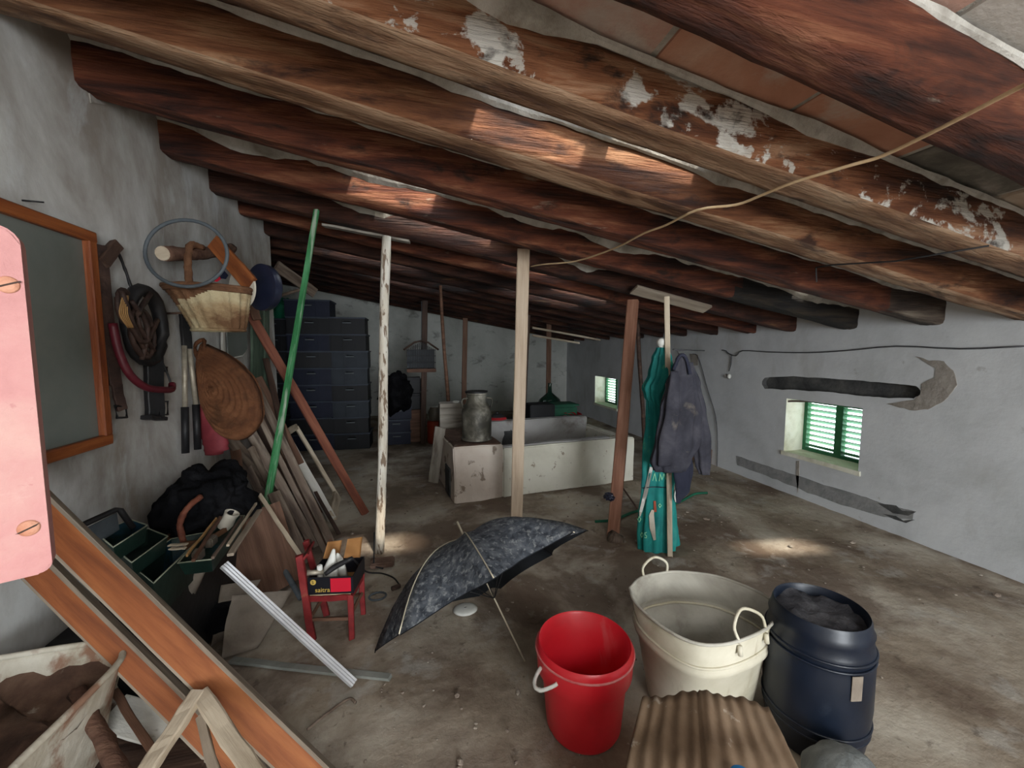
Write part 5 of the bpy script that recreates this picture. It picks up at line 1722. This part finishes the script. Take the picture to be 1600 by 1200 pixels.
# pale green boards and planks at the wall end
gd = thing('green_door_leaf', 'narrow faded green door leaf standing against the end of the left wall', 'door leaf', ax(412, 700, XL + 0.03))
plank('door_board', ax(401, 440, XL + 0.03), ax(402, 660, XL + 0.03), 0.26, 0.02, 'green_door', face=(1, 0, 0), parent=gd)
plank('door_board', ax(414, 440, XL + 0.035), ax(417, 660, XL + 0.035), 0.13, 0.03, 'green_door', face=(1, 0, 0), parent=gd)
tube('hook', [ax(414, 474, XL + 0.05), ax(420, 470, XL + 0.07), ax(421, 480, XL + 0.08)], 0.012, 'black_metal', gd)

TG = 'timbers leaning at the wall end'


def lean(label, top, bot, wpx, m, X=-1.22, tz=0.35, zb=0.0, name='leaning_plank', P1=None, face=(0.6, -1, 0.3)):
    a = ax(top[0], top[1], X)
    b = P1 if P1 is not None else fl(bot[0], bot[1], zb)
    if b.x < -1.12:
        b = ax(bot[0], bot[1], -1.1)
    w = wpx * (mpp(a) + mpp(b)) / 2
    o = plank(name, b, a, w, w * tz, m, face=face, n=12, wob=0.004)
    tag(o, label, 'plank', TG)
    return o


lean('long red-brown plank leaning from the drum down to the open floor', (384, 478), (571, 803), 13, 'redbrown_wood', X=-1.2)
lean('short brown plank stub crossing under the navy drum', (388, 455), (402, 500), 12, 'brown_wood', X=-1.16, P1=ax(404, 500, -1.12))
lean('greyish plank leaning right behind the green painted pole', (398, 600), (520, 855), 12, 'driftwood', X=-1.22)
lean('dark brown timber leaning behind the esparto bag', (402, 590), (505, 800), 13, 'brown_wood', X=-1.26)
lean('rough wide timber leaning left of the green pole foot', (380, 655), (492, 855), 15, 'driftwood', X=-1.2)
lean('red-tinged lath leaning left of the white window frame', (430, 668), (498, 826), 8, 'redbrown_wood', X=-1.18)
lean('short crooked timber leaning behind the black bag', (355, 680), (455, 800), 15, 'driftwood', X=-1.24)
lean('narrow dark lath ending by the little chair back', (455, 740), (523, 857), 6, 'brown_wood', X=-0.95)
lean('broad grey plank leaning behind the little red chair', (428, 770), (478, 880), 18, 'driftwood', X=-0.98, zb=0.02)
lean('thin pale lath resting on the chair back', (405, 772), (470, 868), 6, 'pale_wood', X=-0.95, P1=ax(469, 868, -0.66))
lean('grey lath leaning below the esparto bag', (372, 700), (420, 800), 12, 'driftwood', X=-1.26)
lean('split dark timber leaning nearest the wall', (366, 690), (375, 760), 14, 'brown_wood', X=-1.27)
lean('brown timber leaning just right of the green pole', (440, 700), (512, 850), 9, 'brown_wood', X=-1.1)
lean('dark thin timber crossing behind the green pole', (415, 560), (485, 860), 9, 'dark_wood', X=-1.24)
lean('grey-brown round branch leaning in the middle of the timbers', (400, 640), (508, 862), 8, 'driftwood', X=-1.12)
lean('dark wide board at the back of the leaning timbers', (395, 620), (455, 815), 26, 'dark_wood', X=-1.27, tz=0.15)
lean('broken grey timber slanting low over the black bag', (392, 700), (448, 812), 9, 'driftwood', X=-1.08)
lean('thin dark lath right of the white window frame', (448, 690), (530, 835), 5, 'dark_wood', X=-1.2)
wf = thing('white_window_frame', 'narrow white painted window frame leaning among the timbers', 'frame', fl(520, 812))
A_, B2_ = ax(444, 678, -1.12), fl(520, 812)
C2_, D2_ = ax(463, 667, -1.12), fl(527, 778)
plank('frame_bar', B2_, A_, 0.07, 0.035, 'white_paint_wood', face=(0.6, -1, 0.3), parent=wf)
plank('frame_bar', D2_ + Vector((0, 0, 0.02)), C2_, 0.035, 0.035, 'pale_wood', face=(0.6, -1, 0.3), parent=wf)
plank('frame_bar', A_, C2_, 0.06, 0.035, 'pale_wood', face=(0.6, -1, 0.3), parent=wf)
plank('frame_bar', B2_ + Vector((0, 0, 0.02)), D2_ + Vector((0, 0, 0.02)), 0.12, 0.035, 'pale_wood', face=(0.6, -1, 0.3), parent=wf)
o = tube('rusty_pipe', [ax(402, 812, -1.0), ax(428, 862, -0.9), fl(470, 935, 0.02)], 0.016, 'rubber_grey', sm=False, wob=0.2)
tag(o, 'rusty grey pipe leaning in front of the brown cupboard board', 'pipe')
o = plank('cupboard_board', fl(428, 925, 0.01), ax(392, 800, -0.98), 0.34, 0.02, 'brown_wood', face=(0.75, -1, 0.2))
tag(o, 'wide dark brown cupboard board leaning under the timbers', 'board')

# chest and black bag, toolbox, brown basket
ch_ = box('low_chest', XL + 0.01, -1.02, 1.75, 2.75, 0, 0.43, 'black_metal', bev=0.01)
tag(ch_, 'low dark chest by the left wall, buried under the toolbox and bag', 'chest')
c_ = ax(325, 788, -1.1)
o = blob('black_bag', c_, 0.2, 0.26, 0.2, 'black_cloth', seed=12, amp=0.35, fr=2.0, sub=5, flatbottom=0.44)
o.data.transform(Matrix.Translation((0, 0, 0)))
tag(o, 'crumpled black fabric bag slumped against the left wall', 'bag')


def tray(name, rimpx, z, h, m, parent, edge='toolbox_edge', shrink=0.86):
    rim_ = [fl(u, v, z) for u, v in rimpx]
    c_ = sum(rim_, Vector()) / 4
    bot_ = [c_ + (q - c_) * shrink - Vector((0, 0, h)) for q in rim_]
    t = 0.05
    inn_r = [c_ + (q - c_) * 0.96 for q in rim_]
    inn_b = [c_ + (q - c_) * (shrink * 0.95) - Vector((0, 0, h - 0.005)) for q in rim_]
    o = loft(name, [bot_, rim_, inn_r, inn_b], m, parent, smooth=False)
    tube('tray_edge', rim_, 0.0035, edge, parent if parent.parent is None else parent, closed=True, sub=1, sm=False, seg=6)
    return o


tbx = thing('cantilever_toolbox', 'open green cantilever toolbox with its trays spread out by the left wall', 'toolbox', fl(285, 900, 0.3))
tray('tray', [(278, 880), (330, 874), (382, 806), (343, 806)], 0.62, 0.07, 'toolbox_green', tbx)
tray('main_box', [(206, 884), (240, 911), (322, 832), (268, 842)], 0.60, 0.17, 'toolbox_green', tbx)
tray('tray', [(168, 850), (206, 879), (262, 838), (232, 826)], 0.68, 0.07, 'toolbox_green', tbx)
tray('tray', [(150, 833), (177, 855), (230, 821), (205, 812)], 0.75, 0.07, 'toolbox_green', tbx)
slab_poly('lid', [ax(u, v, -1.2) for u, v in ((136, 824), (180, 802), (184, 828), (150, 850))], (1, -0.3, 0.2), 0.008, 'rubber_grey', tbx)
tube('carry_handle', [ax(134, 818, -1.14), ax(180, 797, -1.14), ax(188, 797, -1.13), ax(208, 825, -1.1)], 0.011, 'black_metal', tbx, sm=False)
for (a, b, w, m, l) in (((356, 852), (400, 787), 4, 'pale_wood', 'narrow pale stick lying across the toolbox'), ((360, 866), (405, 797), 9, 'weathered_edge', 'flat pale lath lying on the right of the toolbox'),
                        ((332, 872), (378, 808), 4, 'driftwood', 'grey stick along the toolbox tray edge'), ((302, 876), (345, 808), 5, 'brown_wood', 'brown stick lying inside the right tray'),
                        ((292, 868), (338, 810), 3, 'twine', 'thin cane lying inside the right tray')):
    P0, P1 = fl(*a, 0.63), fl(*b, 0.64)
    o = plank('stick', P0, P1, w * mpp(P0), 0.012, m, face=(0, 0, 1))
    tag(o, l, 'stick', 'sticks on the toolbox')
for (u, v, l) in ((305, 868, 'small pale block in the right tray'), (325, 845, 'grey papers in the right tray')):
    P = fl(u, v, 0.58)
    o = box('scrap', P.x - 0.03, P.x + 0.03, P.y - 0.03, P.y + 0.03, 0.556, 0.6, 'paper', bev=0.006, wob=0.006, cuts=2)
    tag(o, l, 'scrap')
c_ = fl(325, 832, 0.6)
bb = thing('brown_basket', 'brown basket with a bent branch handle between the toolbox and black bag', 'basket', c_)
br_ = [fl(u, v, 0.58) for u, v in ((258, 842), (310, 846), (372, 812), (385, 790), (320, 785), (275, 815))]
cb_ = sum(br_, Vector()) / 6
rs = []
for k, z in ((0.8, 0.43), (0.95, 0.52), (1.0, 0.58), (0.92, 0.58), (0.8, 0.47)):
    rs.append([cb_ + (q - cb_) * k + Vector((0, 0, z - 0.58)) for q in smooth_path(br_ + [br_[0]], 5)[:-1]])
loft('basket_body', rs, 'wicker_brown', bb)
tube('branch_handle', [fl(287, 846, 0.58), fl(281, 820, 0.66), fl(292, 795, 0.73), fl(313, 776, 0.76)], 0.014, 'redbrown_wood', bb, wob=0.3)
P = fl(350, 815, 0.6)
o = lathe('clay_mug', [(0.001, 0), (0.035, 0), (0.04, 0.03), (0.032, 0.06), (0.036, 0.085), (0.03, 0.085), (0.001, 0.03)], 'cream_print', P - Vector((0, 0, 0.03)), tilt=Matrix.Rotation(0.5, 3, 'Y'))
tag(o, 'small cream clay mug tipped over in the brown basket', 'mug')
for i, (a, b) in enumerate((((264, 852), (292, 850)), ((266, 857), (290, 856)))):
    o = plank('yellow_rule', fl(*a, 0.63), fl(*b, 0.63), 0.018, 0.006, 'pale_wood', face=(0, 0, 1))
    tag(o, ['upper', 'lower'][i] + ' of two yellowish wooden rules beside the basket', 'ruler', 'wooden rules')

# sheets, sacking, metal profile, flat bar
o = sheet('brown_paper', [fl(346, 1030, 0.01), fl(402, 1012, 0.02), fl(457, 924, 0.17), fl(362, 930, 0.22)], 'paper', amp=0.05, fr=7)
tag(o, 'crumpled brown paper sheet on the floor under the metal profile', 'paper')
o = sheet('grey_paper', [fl(330, 1010, 0.02), fl(360, 990, 0.03), fl(408, 905, 0.2), fl(345, 915, 0.22)], 'paper', amp=0.02, fr=6, seed=4)
tag(o, 'creased grey sheet behind the brown paper', 'paper')
o = tube('rolled_cloth', [fl(322, 868, 0.52), fl(305, 905, 0.42), fl(285, 940, 0.28), fl(272, 985, 0.1)], lambda s: 0.022 + 0.02 * s, 'paper', wob=0.3)
tag(o, 'long rolled pale cloth hanging from the toolbox to the floor', 'cloth')
o = blob('dark_sacking', fl(345, 960, 0.1), 0.16, 0.12, 0.06, 'black_cloth', seed=6, amp=0.2, fr=1.4)
tag(o, 'dark sacking heaped on the floor beneath the toolbox', 'sacking')
o = blob('dark_sacking', fl(150, 985, 0.2) + Vector((0.22, -0.1, 0)), 0.17, 0.22, 0.2, 'dark_leather', seed=16, amp=0.4, flatbottom=0.003)
tag(o, 'brown-black sacking heaped behind the two orange-brown timbers', 'sacking')
P0, P1 = fl(350, 882, 0.55), fl(553, 1068, 0.012)
mp = thing('aluminium_profile', 'bright aluminium profile sloping from the toolbox down to the floor', 'profile', P1)
M_, L_ = frame_mat(P1, P0, (0.35, -0.5, 0.8))
for i, oy in enumerate((-0.012, 0.0, 0.012)):
    bmp = plank_bm(L_, 0.009, 0.02, 1)
    bmp.transform(Matrix.Translation((0, oy, 0)))
    bmlink('rail', bmp, 'bright_metal', mp, mw=M_)
bmp = plank_bm(L_, 0.034, 0.006, 1)
bmp.transform(Matrix.Translation((0, 0, -0.008)))
bmlink('web', bmp, 'bright_metal', mp, mw=M_)
o = plank('steel_flat_bar', fl(362, 1032, 0.012), fl(609, 1058, 0.012), 0.035, 0.014, 'steel_flat', face=(0, 0, 1))
tag(o, 'dull grey steel flat bar lying under the aluminium profile', 'bar')


# ================================================================== FOREGROUND LEFT
def two_tone(name, P0, P1, w, t, face, parent_label, cat='timber'):
    o = plank(name, P0, P1, w, t, 'orange_wood', face=face, n=16, wob=0.002)
    o.data.materials.append(MATS['weathered_edge'])
    for f in o.data.polygons:
        if f.index < 128 and f.index % 8 in (1, 2, 3, 5, 6, 7):
            f.material_index = 1
    tag(o, parent_label, cat, 'pair of orange-brown timbers')
    return o


FC = (0.55, -1.0, 0.1)
P0, P1 = ax(10, 745, -1.24), fl(600, 1322, 0.0)
two_tone('door_frame_timber', P0, P1, 0.088, 0.07, FC, 'upper orange-brown timber with pale edge sloping across the lower left')
P0, P1 = ax(10, 838, -1.26), fl(475, 1300, 0.0)
two_tone('door_frame_timber', P0, P1, 0.07, 0.075, FC, 'lower orange-brown timber sloping parallel beneath the upper one')
o = plank('spacer_strip', fl(287, 1036, 0.42), fl(420, 1165, 0.24), 0.03, 0.02, 'driftwood', face=FC)
tag(o, 'thin grey strip between the two orange-brown timbers', 'strip')

# pink painted board
BRp = CAM + ray(83, 892) * 0.5
P2 = fl(0, 912, BRp.z)
dirh = (P2 - BRp)
dirh.z = 0
dirh.normalize()
TRz = atdepth(28, 366, BRp).z
Lp = 0.30
nb = dirh.cross(Vector((0, 0, 1)))
if nb.dot(BRp - CAM) < 0:
    nb = -nb
pts = []
for (ca, cz, a0_) in ((0.012, BRp.z + 0.012, -pi / 2), (0.022, TRz - 0.022, 0)):
    r_ = ca
    for s in range(6):
        a = a0_ + (pi / 2) * s / 5
        h_ = r_ * (1 - cos(a)) if a0_ < 0 else r_ * (1 - cos(a))
        pts.append(BRp + dirh * (r_ - r_ * cos(a)) + Vector((0, 0, 0)) * 0 + Vector((0, 0, cz - BRp.z + r_ * sin(a))))
hit = (XL + 0.0 - BRp.x) / dirh.x if dirh.x < -1e-3 else 0.6
Lp = min(hit, 1.2)
pts += [BRp + dirh * Lp + Vector((0, 0, TRz - BRp.z)), BRp + dirh * Lp]
pb = thing('pink_board', 'worn pink painted board with slotted screws at the left edge, very close', 'board', BRp)
bm = bmesh.new()
f0 = [bm.verts.new(q) for q in pts]
f1 = [bm.verts.new(q + nb * 0.028) for q in pts]
bm.faces.new(f0)
bm.faces.new(f1[::-1])
for i in range(len(pts)):
    bm.faces.new((f0[i], f0[(i + 1) % len(pts)], f1[(i + 1) % len(pts)], f1[i]))
bmesh.ops.bevel(bm, geom=[e for e in bm.edges if e.verts[0] in f0 and e.verts[1] in f0], offset=0.0025, segments=2, affect='EDGES')
bmlink('painted_panel', bm, 'pink_paint', pb)
tlb = (-nb).to_track_quat('Z', 'Y').to_matrix()
for (u, v) in ((45, 825), (12, 445)):
    d = ray(u, v)
    t_ = (BRp - CAM).dot(nb) / d.dot(nb)
    sc_ = CAM + d * t_
    so = lathe('slotted_screw', [(0.0095, -0.002), (0.0095, 0.001), (0.008, 0.0025), (0.001, 0.003)], 'pink_screw', sc_, pb, seg=24, tilt=tlb)
    plank('slot', sc_ - nb * 0.003 + dirh * 0.008 - Vector((0, 0, 0.0035)), sc_ - nb * 0.003 - dirh * 0.008 + Vector((0, 0, 0.0035)), 0.0018, 0.0012, 'dark_wood', face=tuple(-nb), parent=so, wob=0)

# wheelbarrow with dried mud
wb = thing('wheelbarrow', 'rusty white wheelbarrow tray caked with brown mud in the lower left corner', 'wheelbarrow', fl(60, 1130, 0.0))
rp = [(-90, 1040), (0, 1028), (90, 1013), (160, 1004), (186, 1006), (192, 1018), (180, 1042), (100, 1122), (20, 1200), (-60, 1285), (-190, 1290)]
zr = 0.56
rimw = [fl(u, v, zr) for u, v in rp]
rimw = smooth_path(rimw + [rimw[0]], 4)[:-1]
for q in rimw:
    q.x = max(q.x, XL + 0.03)
cw = sum(rimw, Vector()) / len(rimw)


def wr(k, z):
    return [Vector((cw.x + (q.x - cw.x) * k, cw.y + (q.y - cw.y) * k, z)) for q in rimw]


loft('tray', [wr(0.55, 0.27), wr(0.6, 0.28), wr(0.97, zr - 0.01), wr(1.0, zr), wr(0.985, zr + 0.002), wr(0.94, zr - 0.02), wr(0.58, 0.3)], 'rust_white', wb)
tube('rolled_rim', wr(1.0, zr), 0.009, 'rust_white', wb, closed=True, sub=1, sm=False)
rings = []
for i in range(10):
    k = 0.90 * (1 - i / 9.0) + 0.001
    rings.append([Vector((q.x, q.y, 0.50 - 0.05 * (1 - i / 9) ** 0.5 * 0 + 0.03 * noise.noise(q * 9) + 0.015 * noise.noise(q * 30) - (0.05 if i > 2 else 0.02 * i))) for q in wr(k, 0)])
loft('dried_mud', rings, 'mud', wb, cap=False)
tube('handle', [fl(120, 1080, 0.5), fl(150, 1135, 0.45), fl(200, 1230, 0.40)], 0.02, 'log_bark', wb, wob=0.35)
plank('leg', fl(172, 1050, 0.42), fl(150, 1150, 0.0), 0.05, 0.03, 'rust_white', parent=wb)
plank('brace', fl(150, 1040, 0.46), fl(175, 1110, 0.2), 0.06, 0.012, 'rust_white', face=(0.4, -1, 0), parent=wb)
tr_ = thing('timber_trestle', 'pale rough timber offcuts joined in an upturned V beside the wheelbarrow', 'trestle', fl(310, 1150, 0.0))
ap = fl(308, 1085, 0.5)
plank('leg', ap, fl(205, 1240, 0.46), 0.038, 0.03, 'pale_wood', parent=tr_, n=10, wob=0.006, face=(0, -0.6, 1))
plank('leg', ap + Vector((0.01, 0, -0.005)), fl(420, 1240, 0.46), 0.042, 0.03, 'pale_wood', parent=tr_, n=10, wob=0.006, face=(0, -0.6, 1))
plank('leg', fl(313, 1120, 0.47), fl(350, 1250, 0.4), 0.022, 0.02, 'weathered_edge', parent=tr_, face=(0, -0.6, 1))
o = plank('white_offcut', fl(178, 1112, 0.3), fl(268, 1138, 0.33), 0.1, 0.02, 'white_paint_wood', face=(0, -0.6, 1))
tag(o, 'white painted board offcut between the wheelbarrow and the timber V', 'board')
o = plank('rusty_strip', fl(178, 1080, 0.36), fl(240, 1172, 0.33), 0.022, 0.012, 'brown_wood', face=(0, -0.6, 1))
tag(o, 'narrow rusty strip lying over the white offcut', 'strip')
o = box('dark_offcuts_crate', -1.25, -0.62, 1.0, 1.5, 0, 0.26, 'dark_wood', bev=0.01)
tag(o, 'low dark crate carrying the offcuts beside the wheelbarrow', 'crate')

# ================================================================== CORDS AND WIRES
P_ = [rf(1640, 115, -0.02) + Vector((0.12, -0.2, 0.2))] + [rf(u, v, -0.02) for u, v in ((1640, 115), (1600, 133), (1470, 200), (1380, 243), (1330, 258), (1240, 285), (1190, 305), (1150, 320), (1090, 328), (1040, 352), (1005, 365), (960, 388), (900, 408), (850, 413))] + [ay(826, 417, 3.42)]
o = tube('strung_line', P_, 0.0055, 'cord', sub=4, seg=8)
tag(o, 'pale cord strung under the beams from the centre post to the upper right', 'cord')
o = tube('iron_rod', [rf(1276, 440, -0.012), rf(1275, 418, -0.012), rf(1300, 414, -0.012), rf(1400, 408, -0.012), rf(1545, 384, -0.012)], 0.004, 'black_metal', sm=False, seg=6)
tag(o, 'thin black iron rod under the beams above the dark wall chase', 'rod')


def R_(u, v, o=0.012):
    return ax(u, v, XR - o)


o = tube('wall_wire', [px_at(1052, 546, -0.12)] + [R_(u, v) for u, v in ((1100, 548), (1130, 547), (1138, 552), (1150, 556), (1160, 548), (1200, 550), (1260, 551), (1320, 548), (1400, 541), (1500, 545), (1600, 541))], 0.006, 'wire_dark', sub=3, seg=6)
tag(o, 'thin dark wire running along the right wall above the chase', 'wire')
sw = thing('hanging_switch', 'small pale socket hanging on a short wire on the right wall', 'switch', R_(1139, 587))
tube('drop_wire', [R_(1143, 556), R_(1142, 570), R_(1139, 580)], 0.005, 'wire_dark', sw, sub=2, seg=6)
blob('socket', R_(1139, 588, 0.02), 0.02, 0.028, 0.03, 'white_plastic', sw, seed=2, amp=0.1, sub=2)
o = tube('thin_cable', [R_(1082, 553), R_(1090, 556), R_(1098, 580), R_(1106, 610), R_(1118, 650), R_(1121, 690), R_(1120, 735)], 0.004, 'wire_dark', sub=3, seg=6)
tag(o, 'thin cable running down the right wall behind the jacket sleeve', 'cable')
patch(wall_right, 'wall_niche', [(1078, 553), (1091, 554), (1091, 571), (1081, 572)], 'plaster_bare', t=0.006, j=0.003)
o = box('corner_step', XR - 0.12, XR, 4.45, 4.75, 0, 0.2, 'brick_red', bev=0.01, wob=0.01, cuts=2)
tag(o, 'brown masonry lump at the foot of the right wall', 'masonry')
